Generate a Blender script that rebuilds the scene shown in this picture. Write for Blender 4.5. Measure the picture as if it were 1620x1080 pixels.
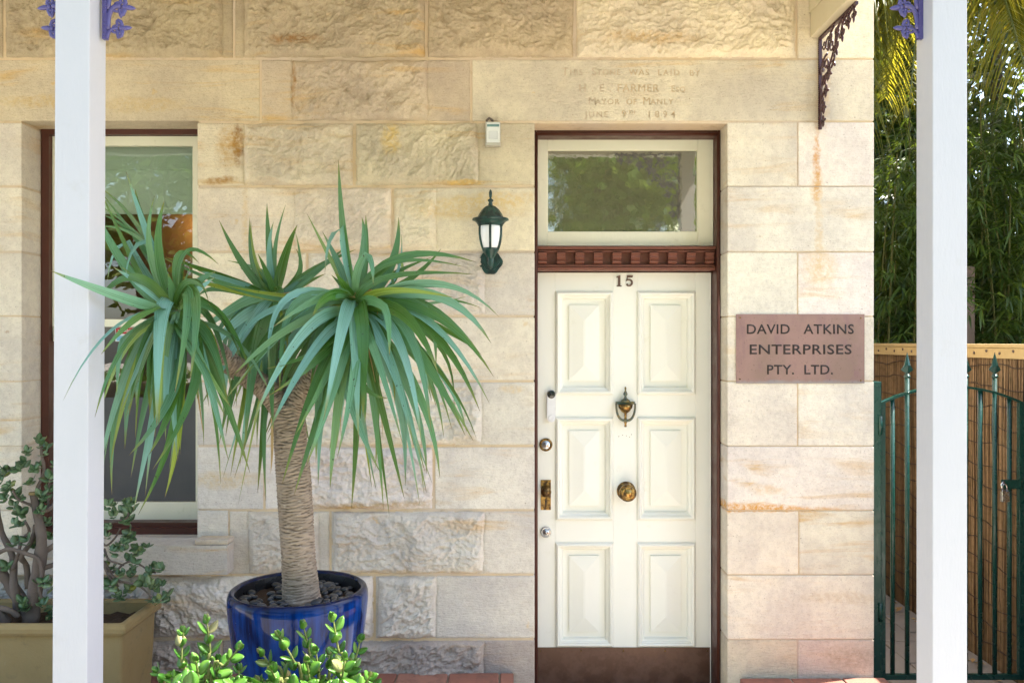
import bpy, bmesh, math, random
import numpy as np
from mathutils import Vector, Matrix, Quaternion
from mathutils import noise as mnoise

for o in list(bpy.data.objects):
    bpy.data.objects.remove(o)
SC = bpy.context.scene
COL = SC.collection
R = math.radians

# ---------------------------------------------------------------- camera
EYE = 1.70
FPX = 1350.0          # focal length in photo pixels (1620 wide)
cam = bpy.data.cameras.new('camera')
cam.sensor_width = 36.0
cam.lens = FPX / 1620.0 * 36.0
cam.clip_start = 0.05
cam.clip_end = 400.0
camo = bpy.data.objects.new('camera', cam)
COL.objects.link(camo)
camo.location = (0.0, -3.9, EYE)
camo.rotation_euler = (R(90), 0, 0)
SC.camera = camo

# ---------------------------------------------------------------- sky, sun, exposure
SUN_EL, SUN_AZ = 60.0, 16.0        # elevation; azimuth from +x towards +y (sun on the right, a little behind the house)
world = bpy.data.worlds.new('World')
SC.world = world
world.use_nodes = True
wn = world.node_tree
wn.nodes.clear()
sky = wn.nodes.new('ShaderNodeTexSky')
sky.sky_type = 'NISHITA'
sky.sun_disc = False
sky.sun_elevation = R(SUN_EL)
sky.sun_rotation = R(90 - SUN_AZ)
sky.air_density = 1.0
sky.dust_density = 2.2
sky.ozone_density = 1.0
bg = wn.nodes.new('ShaderNodeBackground')
bg.inputs['Strength'].default_value = 0.15
wo = wn.nodes.new('ShaderNodeOutputWorld')
wn.links.new(sky.outputs[0], bg.inputs[0])
wn.links.new(bg.outputs[0], wo.inputs[0])

sd = Vector((math.cos(R(SUN_EL)) * math.cos(R(SUN_AZ)), math.cos(R(SUN_EL)) * math.sin(R(SUN_AZ)), math.sin(R(SUN_EL))))
sl = bpy.data.lights.new('sun', 'SUN')
sl.energy = 5.0
sl.angle = R(0.53)
sl.color = (1.0, 0.95, 0.86)
so = bpy.data.objects.new('sun', sl)
COL.objects.link(so)
so.location = sd * 30
so.rotation_euler = (-sd).to_track_quat('-Z', 'Y').to_euler()

SC.view_settings.view_transform = 'Standard'
SC.view_settings.look = 'None'
SC.view_settings.gamma = 1.0
SC.view_settings.use_curve_mapping = False
SC.view_settings.exposure = 2.13
SC.render.engine = 'CYCLES'
SC.cycles.use_denoising = True
SC.cycles.max_bounces = 8
SC.cycles.diffuse_bounces = 5
SC.cycles.transparent_max_bounces = 16
SC.cycles.sample_clamp_indirect = 6.0

# ---------------------------------------------------------------- helpers
def P(px, py, y=0.0):
    """photo pixel -> world point in the vertical plane at depth y"""
    d = y + 3.9
    return Vector(((px - 810.0) * d / FPX, y, EYE - (py - 540.0) * d / FPX))
def PX(px, y=0.0): return (px - 810.0) * (y + 3.9) / FPX
def PZ(py, y=0.0): return EYE - (py - 540.0) * (y + 3.9) / FPX

class MB:
    def __init__(self):
        self.v = []; self.f = []; self.sm = []
    def add(self, verts, faces, smooth=False):
        n = len(self.v)
        self.v += [tuple(p) for p in verts]
        self.f += [tuple(i + n for i in f) for f in faces]
        self.sm += [smooth] * len(faces)
        return self
    def box(self, x0, x1, y0, y1, z0, z1):
        vs = [(x0,y0,z0),(x1,y0,z0),(x1,y1,z0),(x0,y1,z0),(x0,y0,z1),(x1,y0,z1),(x1,y1,z1),(x0,y1,z1)]
        return self.add(vs, [(3,2,1,0),(4,5,6,7),(0,1,5,4),(1,2,6,5),(2,3,7,6),(3,0,4,7)])
    def tube(self, pts, rad, n=8, cap=True, smooth=True, sy=1.0):
        pts = [Vector(p) for p in pts]
        if not hasattr(rad, '__len__'): rad = [rad] * len(pts)
        vs = []; fs = []
        nrm = None
        for i, p in enumerate(pts):
            t = (pts[min(i+1, len(pts)-1)] - pts[max(i-1, 0)])
            t = t.normalized() if t.length > 1e-9 else Vector((0,0,1))
            if nrm is None:
                a = Vector((0,1,0)) if abs(t.y) < 0.9 else Vector((1,0,0))
                nrm = (a - t * a.dot(t)).normalized()
            else:
                nrm = nrm - t * nrm.dot(t)
                nrm = nrm.normalized() if nrm.length > 1e-6 else t.orthogonal().normalized()
            b = t.cross(nrm)
            for k in range(n):
                an = 2 * math.pi * k / n
                vs.append(p + (nrm * math.cos(an) * sy + b * math.sin(an)) * rad[i])
        for i in range(len(pts) - 1):
            for k in range(n):
                k2 = (k + 1) % n
                fs.append((i*n+k, i*n+k2, (i+1)*n+k2, (i+1)*n+k))
        self.add(vs, fs, smooth)
        if cap:
            m = len(self.v) - len(vs)
            self.f.append(tuple(m + k for k in reversed(range(n)))); self.sm.append(False)
            self.f.append(tuple(m + (len(pts)-1)*n + k for k in range(n))); self.sm.append(False)
        return self
    def lathe(self, prof, c=(0,0,0), n=32, axis='z', smooth=True, flute=None, caps=True):
        """prof: list of (r, h) along the axis"""
        vs = []; fs = []
        for i, (r, h) in enumerate(prof):
            for k in range(n):
                an = 2 * math.pi * k / n
                rr = r * (flute(i, an) if flute else 1.0)
                a, b = rr * math.cos(an), rr * math.sin(an)
                if axis == 'z': vs.append((c[0]+a, c[1]+b, c[2]+h))
                else: vs.append((c[0]+a, c[1]-h, c[2]+b))      # axis towards the viewer (-y)
        for i in range(len(prof) - 1):
            for k in range(n):
                k2 = (k+1) % n
                q = (i*n+k, i*n+k2, (i+1)*n+k2, (i+1)*n+k)
                fs.append(q)
        self.add(vs, fs, smooth)
        m = len(self.v) - len(vs)
        if not caps: return self
        if prof[0][0] > 1e-5:
            self.f.append(tuple(m+k for k in reversed(range(n)))); self.sm.append(False)
        if prof[-1][0] > 1e-5:
            self.f.append(tuple(m+(len(prof)-1)*n+k for k in range(n))); self.sm.append(False)
        return self
    def prism(self, poly, y0, y1):
        """poly in (x,z), extruded along y"""
        n = len(poly)
        vs = [(x, y0, z) for x, z in poly] + [(x, y1, z) for x, z in poly]
        fs = [tuple(range(n)), tuple(reversed(range(n, 2*n)))]
        for i in range(n):
            j = (i+1) % n
            fs.append((j, i, n+i, n+j))
        return self.add(vs, fs)
    def sphere(self, c, r, n=10, m=6, s=(1,1,1)):
        vs = []; fs = []
        for i in range(m+1):
            ph = math.pi * i / m
            for k in range(n):
                an = 2*math.pi*k/n
                vs.append((c[0]+r*s[0]*math.sin(ph)*math.cos(an), c[1]+r*s[1]*math.sin(ph)*math.sin(an), c[2]+r*s[2]*math.cos(ph)))
        for i in range(m):
            for k in range(n):
                k2 = (k+1) % n
                fs.append((i*n+k, (i+1)*n+k, (i+1)*n+k2, i*n+k2))
        return self.add(vs, fs, True)
    def mesh(self, name):
        me = bpy.data.meshes.new(name)
        me.from_pydata(self.v, [], self.f)
        me.polygons.foreach_set('use_smooth', self.sm)
        bm = bmesh.new(); bm.from_mesh(me)
        bmesh.ops.remove_doubles(bm, verts=bm.verts, dist=1e-6)
        bmesh.ops.recalc_face_normals(bm, faces=bm.faces)
        bm.to_mesh(me); bm.free()
        me.update()
        return me
    def build(self, name, m, parent=None, raw=False):
        if raw:
            me = bpy.data.meshes.new(name)
            me.from_pydata(self.v, [], self.f)
            me.polygons.foreach_set('use_smooth', self.sm)
            me.update()
        else:
            me = self.mesh(name)
        return link(name, me, m, parent)

def link(name, me, m=None, parent=None):
    o = bpy.data.objects.new(name, me)
    COL.objects.link(o)
    if m is not None and me is not None and len(me.materials) == 0:
        me.materials.append(m)
    if parent is not None: o.parent = parent
    return o
def empty(name, loc=(0,0,0), parent=None):
    o = bpy.data.objects.new(name, None)
    COL.objects.link(o); o.location = loc
    o.empty_display_size = 0.1
    if parent is not None: o.parent = parent
    return o
def tag(o, label=None, cat=None, group=None, kind=None):
    if label: o['label'] = label
    if cat: o['category'] = cat
    if group: o['group'] = group
    if kind: o['kind'] = kind
    return o
def bevel_box_mesh(name, x0, x1, y0, y1, z0, z1, b, seg=2):
    me = MB().box(x0,x1,y0,y1,z0,z1).mesh(name)
    bm = bmesh.new(); bm.from_mesh(me)
    bmesh.ops.bevel(bm, geom=list(bm.edges), offset=b, segments=seg, affect='EDGES', profile=0.6)
    for f in bm.faces: f.smooth = False
    bm.to_mesh(me); bm.free()
    return me
def bbox(name, x0, x1, y0, y1, z0, z1, m, parent=None, b=0.002, seg=2):
    return link(name, bevel_box_mesh(name, x0,x1,y0,y1,z0,z1,b,seg), m, parent)
def text_mesh(s, size, depth, off=0.0, spacing=1.0, align='CENTER', word=1.0):
    """lettering in the x-z plane, front at y=-depth..+depth, returned as a mesh"""
    cu = bpy.data.curves.new('lettering', 'FONT')
    cu.body = s; cu.size = size; cu.extrude = depth; cu.offset = off
    cu.space_character = spacing; cu.space_word = word
    cu.align_x = align; cu.align_y = 'CENTER'; cu.resolution_u = 3
    ob = bpy.data.objects.new('lettering', cu); COL.objects.link(ob)
    bpy.context.view_layer.update()
    me = bpy.data.meshes.new_from_object(ob.evaluated_get(bpy.context.evaluated_depsgraph_get()))
    bpy.data.objects.remove(ob)
    me.transform(Matrix.Rotation(R(90), 4, 'X'))
    bm = bmesh.new(); bm.from_mesh(me)
    bmesh.ops.remove_doubles(bm, verts=bm.verts, dist=1e-6)
    bm.to_mesh(me); bm.free()
    return me
def bez(p0, p1, p2, n):
    return [p0*(1-t)**2 + p1*2*t*(1-t) + p2*t*t for t in [i/n for i in range(n+1)]]

# numpy gradient noise for the split stone faces
def _h(ix, iy, seed):
    n = (ix.astype(np.int64) * 374761393 + iy.astype(np.int64) * 668265263 + seed * 974634777) & 0x7fffffff
    n = ((n ^ (n >> 13)) * 1274126177) & 0x7fffffff
    return ((n ^ (n >> 16)) & 0xffff) / 65535.0
def perlin(x, y, seed=0):
    xi = np.floor(x); yi = np.floor(y); xf = x - xi; yf = y - yi
    u = xf*xf*xf*(xf*(xf*6-15)+10); v = yf*yf*yf*(yf*(yf*6-15)+10)
    def g(ix, iy, dx, dy):
        a = _h(ix, iy, seed) * 2 * np.pi
        return np.cos(a)*dx + np.sin(a)*dy
    a = g(xi, yi, xf, yf); b = g(xi+1, yi, xf-1, yf); c = g(xi, yi+1, xf, yf-1); d = g(xi+1, yi+1, xf-1, yf-1)
    return (a + (b-a)*u) * (1-v) + (c + (d-c)*u) * v
def fbm(x, y, seed=0, o=5, g=0.5):
    s = 0; a = 1.0
    for k in range(o):
        s = s + a * perlin(x * 2**k, y * 2**k, seed + k*17); a *= g
    return s

# ---------------------------------------------------------------- materials
class NT:
    def __init__(self, name):
        self.m = bpy.data.materials.new(name); self.m.use_nodes = True
        self.t = self.m.node_tree; self.n = self.t.nodes; self.l = self.t.links
        self.b = self.n['Principled BSDF']; self.out = self.n['Material Output']
    def node(self, ty, ins=None, **kw):
        nd = self.n.new(ty)
        for k, v in kw.items(): setattr(nd, k, v)
        if ins:
            for k, v in ins.items(): self.set(nd.inputs[k], v)
        return nd
    def set(self, sock, v):
        if isinstance(v, bpy.types.NodeSocket): self.l.new(v, sock)
        else:
            if hasattr(sock.default_value, '__len__') and not hasattr(v, '__len__'): v = (v, v, v, 1)[:len(sock.default_value)]
            if hasattr(sock.default_value, '__len__') and len(sock.default_value) == 4 and len(v) == 3: v = (*v, 1)
            sock.default_value = v
    def mix(self, a, b, f, blend='MIX'):
        nd = self.n.new('ShaderNodeMix'); nd.data_type = 'RGBA'; nd.blend_type = blend
        self.set(nd.inputs[0], f); self.set(nd.inputs[6], a); self.set(nd.inputs[7], b)
        return nd.outputs[2]
    def math(self, op, a, b=0.0, c=None, clamp=False):
        nd = self.n.new('ShaderNodeMath'); nd.operation = op; nd.use_clamp = clamp
        self.set(nd.inputs[0], a); self.set(nd.inputs[1], b)
        if c is not None: self.set(nd.inputs[2], c)
        return nd.outputs[0]
    def vmath(self, op, a, b=(0,0,0)):
        nd = self.n.new('ShaderNodeVectorMath'); nd.operation = op
        self.set(nd.inputs[0], a); self.set(nd.inputs[1], b)
        return nd.outputs[0]
    def noise(self, vec, scale, detail=4, rough=0.55, dist=0.0):
        nd = self.node('ShaderNodeTexNoise', {'Scale': scale, 'Detail': detail, 'Roughness': rough, 'Distortion': dist})
        if vec is not None: self.l.new(vec, nd.inputs['Vector'])
        return nd.outputs['Fac']
    def ramp(self, f, a, b, lo=0.0, hi=1.0):
        nd = self.n.new('ShaderNodeMapRange'); nd.clamp = True; nd.interpolation_type = 'SMOOTHSTEP'
        self.set(nd.inputs[0], f); nd.inputs[1].default_value = a; nd.inputs[2].default_value = b
        nd.inputs[3].default_value = lo; nd.inputs[4].default_value = hi
        return nd.outputs[0]
    def bump(self, h, strength, dist=0.01, prev=None):
        nd = self.n.new('ShaderNodeBump'); nd.inputs['Strength'].default_value = strength; nd.inputs['Distance'].default_value = dist
        self.set(nd.inputs['Height'], h)
        if prev is not None: self.l.new(prev, nd.inputs['Normal'])
        return nd.outputs[0]
    def pos(self): return self.n.new('ShaderNodeNewGeometry').outputs['Position']
    def obj(self): return self.n.new('ShaderNodeTexCoord').outputs['Object']
    def info(self): return self.n.new('ShaderNodeObjectInfo')
    def scale(self, v, s): return self.vmath('MULTIPLY', v, s)
    def fin(self, col=None, rough=None, nrm=None, metal=None, spec=None):
        if col is not None: self.set(self.b.inputs['Base Color'], col)
        if rough is not None: self.set(self.b.inputs['Roughness'], rough)
        if nrm is not None: self.l.new(nrm, self.b.inputs['Normal'])
        if metal is not None: self.set(self.b.inputs['Metallic'], metal)
        if spec is not None: self.set(self.b.inputs['Specular IOR Level'], spec)
        return self.m

def paint(name, col, rough=0.45, var=0.06, dirt=None, dirt_amt=0.3, bump=0.15, scale=9.0, spec=0.4):
    t = NT(name); p = t.pos()
    n = t.noise(p, scale, 6, 0.6)
    c = t.mix(tuple(x*(1-var) for x in col), tuple(min(1, x*(1+var)) for x in col), n)
    if dirt:
        d = t.ramp(t.noise(p, scale*2.3, 8, 0.7), 0.58, 0.78, 0, dirt_amt)
        c = t.mix(c, dirt, d)
    b = t.bump(t.noise(t.scale(p, (1,1,0.25)), 70, 4, 0.6), bump, 0.004)
    r = t.ramp(t.noise(p, 14, 4), 0.3, 0.7, rough-0.07, rough+0.1)
    return t.fin(c, r, b, spec=spec)
def metal(name, c0, c1, rough=0.35, m=1.0, scale=25, bump=0.1, lo=0.42, hi=0.62):
    t = NT(name); p = t.pos()
    f = t.ramp(t.noise(p, scale, 6, 0.65), lo, hi)
    c = t.mix(c0, c1, f)
    r = t.ramp(f, 0, 1, rough, rough+0.25)
    return t.fin(c, r, t.bump(t.noise(p, scale*4, 4), bump, 0.002), metal=m)

M = {}
def stone_mat():
    t = NT('sandstone'); p0 = t.pos(); inf = t.info()
    off = t.node('ShaderNodeCombineXYZ', {0: t.math('MULTIPLY', inf.outputs['Random'], 31.0), 1: t.math('MULTIPLY', inf.outputs['Random'], 17.0), 2: t.math('MULTIPLY', inf.outputs['Random'], 53.0)}).outputs[0]
    p = t.vmath('ADD', p0, off)
    base = inf.outputs['Color']
    # broad light and dark clouds
    n1 = t.noise(p, 3.2, 6, 0.6)
    c = t.mix(t.mix(base, (0.84,0.83,0.86), 1.0, 'MULTIPLY'), t.mix(base, (1.08,1.08,1.06), 1.0, 'MULTIPLY'), t.ramp(n1, 0.3, 0.7))
    # iron-stained bedding
    ps = t.scale(p, (1.2, 1.2, 9.0))
    st = t.ramp(t.noise(ps, 1.6, 7, 0.62, 0.8), 0.50, 0.74, 0, 1.0)
    st = t.math('MULTIPLY', st, t.ramp(t.noise(p, 1.7, 2), 0.42, 0.66))
    c = t.mix(c, (0.60, 0.36, 0.10), t.math('MULTIPLY', st, 0.75))
    # small ochre blotches
    bl = t.ramp(t.noise(p, 13, 5, 0.6), 0.66, 0.76, 0, 0.5)
    c = t.mix(c, (0.60, 0.37, 0.08), t.math('MULTIPLY', bl, t.ramp(t.noise(p, 2.1, 2), 0.45, 0.65)))
    # grey weathering and grain
    gr = t.ramp(t.noise(p, 7, 8, 0.7), 0.57, 0.82, 0, 0.28)
    c = t.mix(c, (0.27, 0.24, 0.20), gr)
    mo = t.noise(p, 34, 5, 0.7)
    c = t.mix(t.mix(c, (0.92,0.91,0.91), 1.0, 'MULTIPLY'), c, t.ramp(mo, 0.38, 0.58))
    sp = t.noise(p, 170, 4, 0.7)
    c = t.mix(c, t.mix(c, (0.76,0.75,0.74), 1.0, 'MULTIPLY'), t.ramp(sp, 0.52, 0.72))
    pit = t.ramp(t.noise(p, 95, 2, 0.5), 0.70, 0.76, 0, 0.55)
    c = t.mix(c, (0.22, 0.15, 0.09), pit)
    # stains with shapes of their own: x, z, half width, half height, colour, strength
    wob = t.noise(p0, 22, 5, 0.65); wob2 = t.noise(t.vmath('ADD', p0, (9,9,9)), 9, 4, 0.6)
    sx = t.node('ShaderNodeSeparateXYZ', {0: p0})
    wx = t.math('ADD', sx.outputs[0], t.math('MULTIPLY', t.math('SUBTRACT', wob, 0.5), 0.05))
    wz = t.math('ADD', sx.outputs[2], t.math('MULTIPLY', t.math('SUBTRACT', wob2, 0.5), 0.06))
    brk = t.ramp(t.noise(p0, 38, 7, 0.72), 0.34, 0.62, 0.12, 1.0)
    for px, py, hw, hh, col, amt in [
            (1175, 803, 90, 7, (0.62,0.28,0.02), 0.95), (1240, 806, 90, 4, (0.62,0.30,0.04), 0.6), (1215, 775, 26, 8, (0.66,0.42,0.16), 0.5),
            (1292, 262, 5, 55, (0.55,0.24,0.03), 0.8), (1292, 295, 9, 25, (0.6,0.33,0.08), 0.6),
            (1297, 425, 26, 26, (0.66,0.44,0.17), 0.55), (1295, 370, 6, 60, (0.66,0.46,0.2), 0.45),
            (376, 226, 8, 34, (0.22,0.09,0.015), 0.9), (362, 232, 18, 30, (0.45,0.24,0.04), 0.6), (350, 286, 26, 7, (0.34,0.16,0.02), 0.8),
            (388, 350, 5, 60, (0.62,0.44,0.2), 0.5), (470, 63, 38, 9, (0.30,0.14,0.03), 0.75), (1030, 62, 70, 9, (0.50,0.28,0.06), 0.55),
            (465, 135, 4, 40, (0.30,0.14,0.02), 0.7), (620, 222, 14, 26, (0.66,0.44,0.08), 0.6), (740, 330, 90, 18, (0.66,0.45,0.14), 0.5),
            (790, 315, 60, 10, (0.68,0.46,0.14), 0.5), (735, 290, 30, 5, (0.68,0.42,0.08), 0.7), (355, 760, 60, 12, (0.60,0.42,0.16), 0.5),
            (570, 800, 70, 5, (0.42,0.26,0.07), 0.6), (655, 795, 60, 5, (0.45,0.28,0.08), 0.5), (640, 904, 120, 4, (0.48,0.30,0.08), 0.5),
            (1345, 1040, 40, 20, (0.34,0.26,0.17), 0.55), (1330, 945, 60, 9, (0.55,0.40,0.22), 0.4), (810, 615, 20, 6, (0.66,0.45,0.16), 0.5),
            (60, 160, 60, 10, (0.52,0.33,0.08), 0.45), (230, 165, 60, 12, (0.52,0.34,0.10), 0.4), (12, 527, 3, 3, (0.30,0.13,0.03), 0.9),
            (1303, 120, 10, 90, (0.66,0.40,0.12), 0.35)]:
        dx = t.math('DIVIDE', t.math('SUBTRACT', wx, PX(px)), hw*3.9/FPX)
        dz = t.math('DIVIDE', t.math('SUBTRACT', wz, PZ(py)), hh*3.9/FPX)
        r2 = t.math('ADD', t.math('MULTIPLY', dx, dx), t.math('MULTIPLY', dz, dz))
        c = t.mix(c, col, t.math('MULTIPLY', t.ramp(r2, 0.1, 1.9, amt, 0.0), brk))
    h = t.math('ADD', t.math('MULTIPLY', t.noise(p, 55, 6, 0.65), 0.8), t.math('MULTIPLY', t.noise(t.scale(p, (60, 60, 190)), 1.0, 3, 0.6), 0.35))
    tool = t.noise(t.node('ShaderNodeMapping', {0: p, 2: (0, R(38), 0), 3: (26, 26, 150)}).outputs[0], 1.0, 2, 0.5)
    h = t.math('ADD', h, t.math('MULTIPLY', tool, 0.5))
    nb = t.bump(h, 0.85, 0.008)
    nb = t.bump(t.noise(p, 330, 3, 0.6), 0.25, 0.002, nb)
    return t.fin(c, 0.92, nb, spec=0.2)
M['stone'] = stone_mat()

def mortar_mat():
    t = NT('mortar'); p = t.pos()
    c = t.mix((0.64,0.50,0.33), (0.58,0.48,0.38), t.ramp(t.noise(p, 1.1, 2), 0.4, 0.6))
    c = t.mix(c, (0.38,0.27,0.16), t.ramp(t.noise(p, 18, 6, 0.7), 0.5, 0.75, 0, 0.6))
    return t.fin(c, 0.95, t.bump(t.noise(p, 180, 5, 0.7), 0.5, 0.004), spec=0.15)
M['mortar'] = mortar_mat()
M['white'] = paint('white_gloss_paint', (0.50,0.50,0.53), 0.40, 0.03, (0.36,0.34,0.29), 0.30, 0.25, 3.0)
M['cream'] = paint('cream_door_paint', (0.86,0.85,0.77), 0.36, 0.03, (0.55,0.49,0.33), 0.24, 0.16, 5.0)
M['sash'] = paint('pale_cream_paint', (0.76,0.73,0.58), 0.42, 0.05, (0.36,0.33,0.22), 0.4, 0.3, 9.0)
M['brown'] = paint('oxide_red_brown_paint', (0.080,0.026,0.018), 0.38, 0.18, (0.06,0.03,0.02), 0.5, 0.25, 16.0)
M['dentil'] = paint('faded_red_brown_paint', (0.17,0.058,0.036), 0.5, 0.25, (0.30,0.16,0.12), 0.5, 0.5, 30.0)
M['beam'] = paint('cream_beam_paint', (0.62,0.55,0.38), 0.5, 0.06, (0.3,0.25,0.15), 0.3, 0.3, 6.0)
M['ceiling'] = paint('ceiling_paint', (0.80,0.78,0.70), 0.6, 0.04)
M['gate'] = paint('dark_green_enamel', (0.006,0.046,0.036), 0.25, 0.18, (0.05,0.09,0.07), 0.4, 0.3, 22.0, 0.5)
M['lantern'] = metal('green_cast_metal', (0.008,0.048,0.038), (0.004,0.016,0.014), 0.3, 0.0, 30, 0.25)
M['lace'] = paint('skylit_iron_paint', (0.078,0.066,0.22), 0.26, 0.25, (0.07,0.025,0.05), 0.6, 0.35, 40.0, 0.6)  # same iron paint as the wall bracket, with the blue sky light coloured in
M['lace_shaded'] = paint('shaded_iron_paint', (0.052,0.017,0.024), 0.26, 0.25, (0.025,0.01,0.01), 0.6, 0.35, 40.0, 0.6)  # same iron paint as the front brackets, darkened for the shade it hangs in
M['brass'] = metal('aged_brass', (0.36,0.22,0.07), (0.10,0.065,0.035), 0.25, 1.0, 40)
M['brassdark'] = metal('dark_brass', (0.30,0.18,0.06), (0.08,0.05,0.03), 0.3, 1.0, 45)
M['verdigris'] = metal('verdigris_brass', (0.09,0.13,0.12), (0.26,0.20,0.08), 0.42, 0.7, 60)
M['chrome'] = metal('satin_chrome', (0.62,0.62,0.62), (0.45,0.45,0.46), 0.22, 1.0, 30)
M['bellwhite'] = paint('white_plastic', (0.80,0.80,0.80), 0.3, 0.01)
M['black'] = paint('black_plastic', (0.012,0.012,0.013), 0.3, 0.1)
M['bell_lens'] = paint('glass_lens', (0.004,0.004,0.006), 0.08, 0.05, spec=0.8)
M['copper'] = None
def plaque_mat():
    t = NT('weathered_copper'); p = t.pos()
    f = t.ramp(t.noise(p, 3.6, 5, 0.6), 0.35, 0.7)
    c = t.mix((0.34,0.205,0.18), (0.27,0.18,0.14), f)
    c = t.mix(c, (0.26,0.15,0.15), t.ramp(t.noise(t.scale(p, (1,1,0.35)), 14, 6, 0.65), 0.48, 0.72, 0, 0.8))
    sx = t.node('ShaderNodeSeparateXYZ', {0: p})
    edge = t.ramp(t.math('ADD', sx.outputs[2], t.math('MULTIPLY', t.noise(p, 24, 4), 0.03)), PZ(606)+0.016, PZ(606)+0.034, 0.55, 0)
    c = t.mix(c, (0.28,0.31,0.34), edge)
    c = t.mix(c, (0.12,0.07,0.06), t.ramp(t.noise(p, 110, 3, 0.6), 0.63, 0.72, 0, 0.55))
    return t.fin(c, t.ramp(f, 0, 1, 0.42, 0.6), t.bump(t.noise(p, 60, 5), 0.2, 0.002), metal=0.5)
M['copper'] = plaque_mat()
M['ink'] = paint('dark_lettering', (0.022,0.016,0.014), 0.6, 0.3, (0.10,0.06,0.05), 0.4)
M['numeral'] = metal('bronze_numeral', (0.11,0.065,0.05), (0.20,0.12,0.09), 0.45, 0.3, 90)
M['kick'] = metal('brown_kick_plate', (0.105,0.052,0.034), (0.15,0.08,0.055), 0.32, 0.35, 12)
def opal():
    t = NT('opal_glass'); return t.fin((0.82,0.82,0.84), 0.14, spec=0.6)
M['opal'] = opal()
def glaze():
    t = NT('cobalt_glaze'); o = t.obj()
    s = t.noise(t.scale(o, (44, 44, 2.6)), 1.0, 5, 0.6)
    b = t.noise(o, 5, 3)
    c = t.mix((0.001,0.004,0.03), (0.001,0.030,0.17), t.ramp(t.math('ADD', t.math('MULTIPLY', s, 0.7), t.math('MULTIPLY', b, 0.3)), 0.36, 0.66))
    sx = t.node('ShaderNodeSeparateXYZ', {0: o})
    c = t.mix(c, (0.006,0.006,0.012), t.ramp(t.math('ADD', sx.outputs[2], t.math('MULTIPLY', s, 0.02)), 0.655, 0.685, 0, 0.75))
    c = t.mix(c, (0.35,0.55,0.75), t.ramp(t.noise(o, 160, 2), 0.74, 0.78, 0, 0.5))
    t.set(t.b.inputs['Coat Weight'], 0.0); t.set(t.b.inputs['Coat Roughness'], 0.04)
    return t.fin(c, 0.07, t.bump(t.noise(t.scale(o, (8,8,3)), 1.0, 3), 0.05, 0.01), spec=0.22)
M['glaze'] = glaze()
def terracotta():
    t = NT('planter_clay'); p = t.pos()
    c = t.mix((0.25,0.175,0.07), (0.34,0.26,0.13), t.noise(p, 6, 6, 0.6))
    c = t.mix(c, (0.13,0.11,0.07), t.ramp(t.noise(p, 9, 8, 0.7), 0.52, 0.75, 0, 0.7))
    c = t.mix(c, (0.45,0.42,0.36), t.ramp(t.noise(t.scale(p, (1,1,0.4)), 12, 6, 0.7), 0.64, 0.78, 0, 0.5))
    return t.fin(c, 0.9, t.bump(t.noise(p, 140, 5, 0.7), 0.35, 0.003), spec=0.2)
M['planter'] = terracotta()
def brick_mat():
    t = NT('paver_brick'); p = t.pos(); inf = t.info()
    c = t.mix((0.25,0.105,0.075), (0.35,0.18,0.13), inf.outputs['Random'])
    c = t.mix(c, (0.15,0.085,0.07), t.ramp(t.noise(p, 14, 7, 0.7), 0.45, 0.75, 0, 0.8))
    return t.fin(c, 0.9, t.bump(t.noise(p, 120, 6, 0.7), 0.5, 0.004), spec=0.2)
M['brick'] = brick_mat()
def ground_mat(name, c0, c1, sc=3.0):
    t = NT(name); p = t.pos()
    c = t.mix(c0, c1, t.noise(p, sc, 8, 0.65))
    c = t.mix(c, tuple(x*0.5 for x in c0), t.ramp(t.noise(p, sc*14, 6, 0.7), 0.6, 0.75, 0, 0.5))
    return t.fin(c, 0.93, t.bump(t.noise(p, 90, 6, 0.7), 0.5, 0.006), spec=0.2)
M['ground'] = ground_mat('pale_paving', (0.52,0.47,0.39), (0.44,0.40,0.34))
M['added_lawn'] = ground_mat('mown_lawn', (0.05,0.09,0.025), (0.08,0.12,0.035), 8)
M['asphalt'] = ground_mat('asphalt', (0.055,0.055,0.055), (0.08,0.08,0.078))
M['pathpaver'] = ground_mat('grey_path_paver', (0.22,0.20,0.18), (0.30,0.27,0.24), 6)
M['soil'] = ground_mat('dark_soil', (0.035,0.022,0.013), (0.08,0.05,0.03), 40)
M['floor'] = ground_mat('porch_concrete', (0.30,0.25,0.20), (0.24,0.20,0.17))
M['room'] = paint('brown_room_wall', (0.26,0.165,0.10), 0.8, 0.1)
M['roomdark'] = paint('dim_room_wall', (0.10,0.08,0.06), 0.9, 0.1)
M['blind'] = paint('pale_green_blind', (0.62,0.74,0.63), 0.8, 0.03)
M['film'] = paint('grey_window_film', (0.075,0.075,0.08), 0.5, 0.08)
M['red'] = paint('red_print', (0.45,0.02,0.02), 0.5, 0.02)
M['stickerwhite'] = paint('white_print', (0.75,0.75,0.75), 0.5, 0.02)
M['stickerblue'] = paint('blue_print', (0.20,0.45,0.62), 0.5, 0.02)
def glass_mat(name, tint, refl, rough=0.0):
    t = NT(name)
    tr = t.node('ShaderNodeBsdfTransparent', {0: (*tint, 1)})
    gl = t.node('ShaderNodeBsdfGlossy', {'Color': (1,1,1,1), 'Roughness': rough})
    p = t.pos()
    t.l.new(t.bump(t.noise(p, 3.0, 2), 0.12, 0.01), gl.inputs['Normal'])
    fr = t.node('ShaderNodeFresnel', {'IOR': 1.5})
    f = t.math('ADD', fr.outputs[0], refl, clamp=True)
    mx = t.node('ShaderNodeMixShader', {0: f, 1: tr.outputs[0], 2: gl.outputs[0]})
    t.l.new(mx.outputs[0], t.out.inputs[0])
    return t.m
M['glass'] = glass_mat('window_glass', (0.90,0.93,0.90), 0.07)
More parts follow.
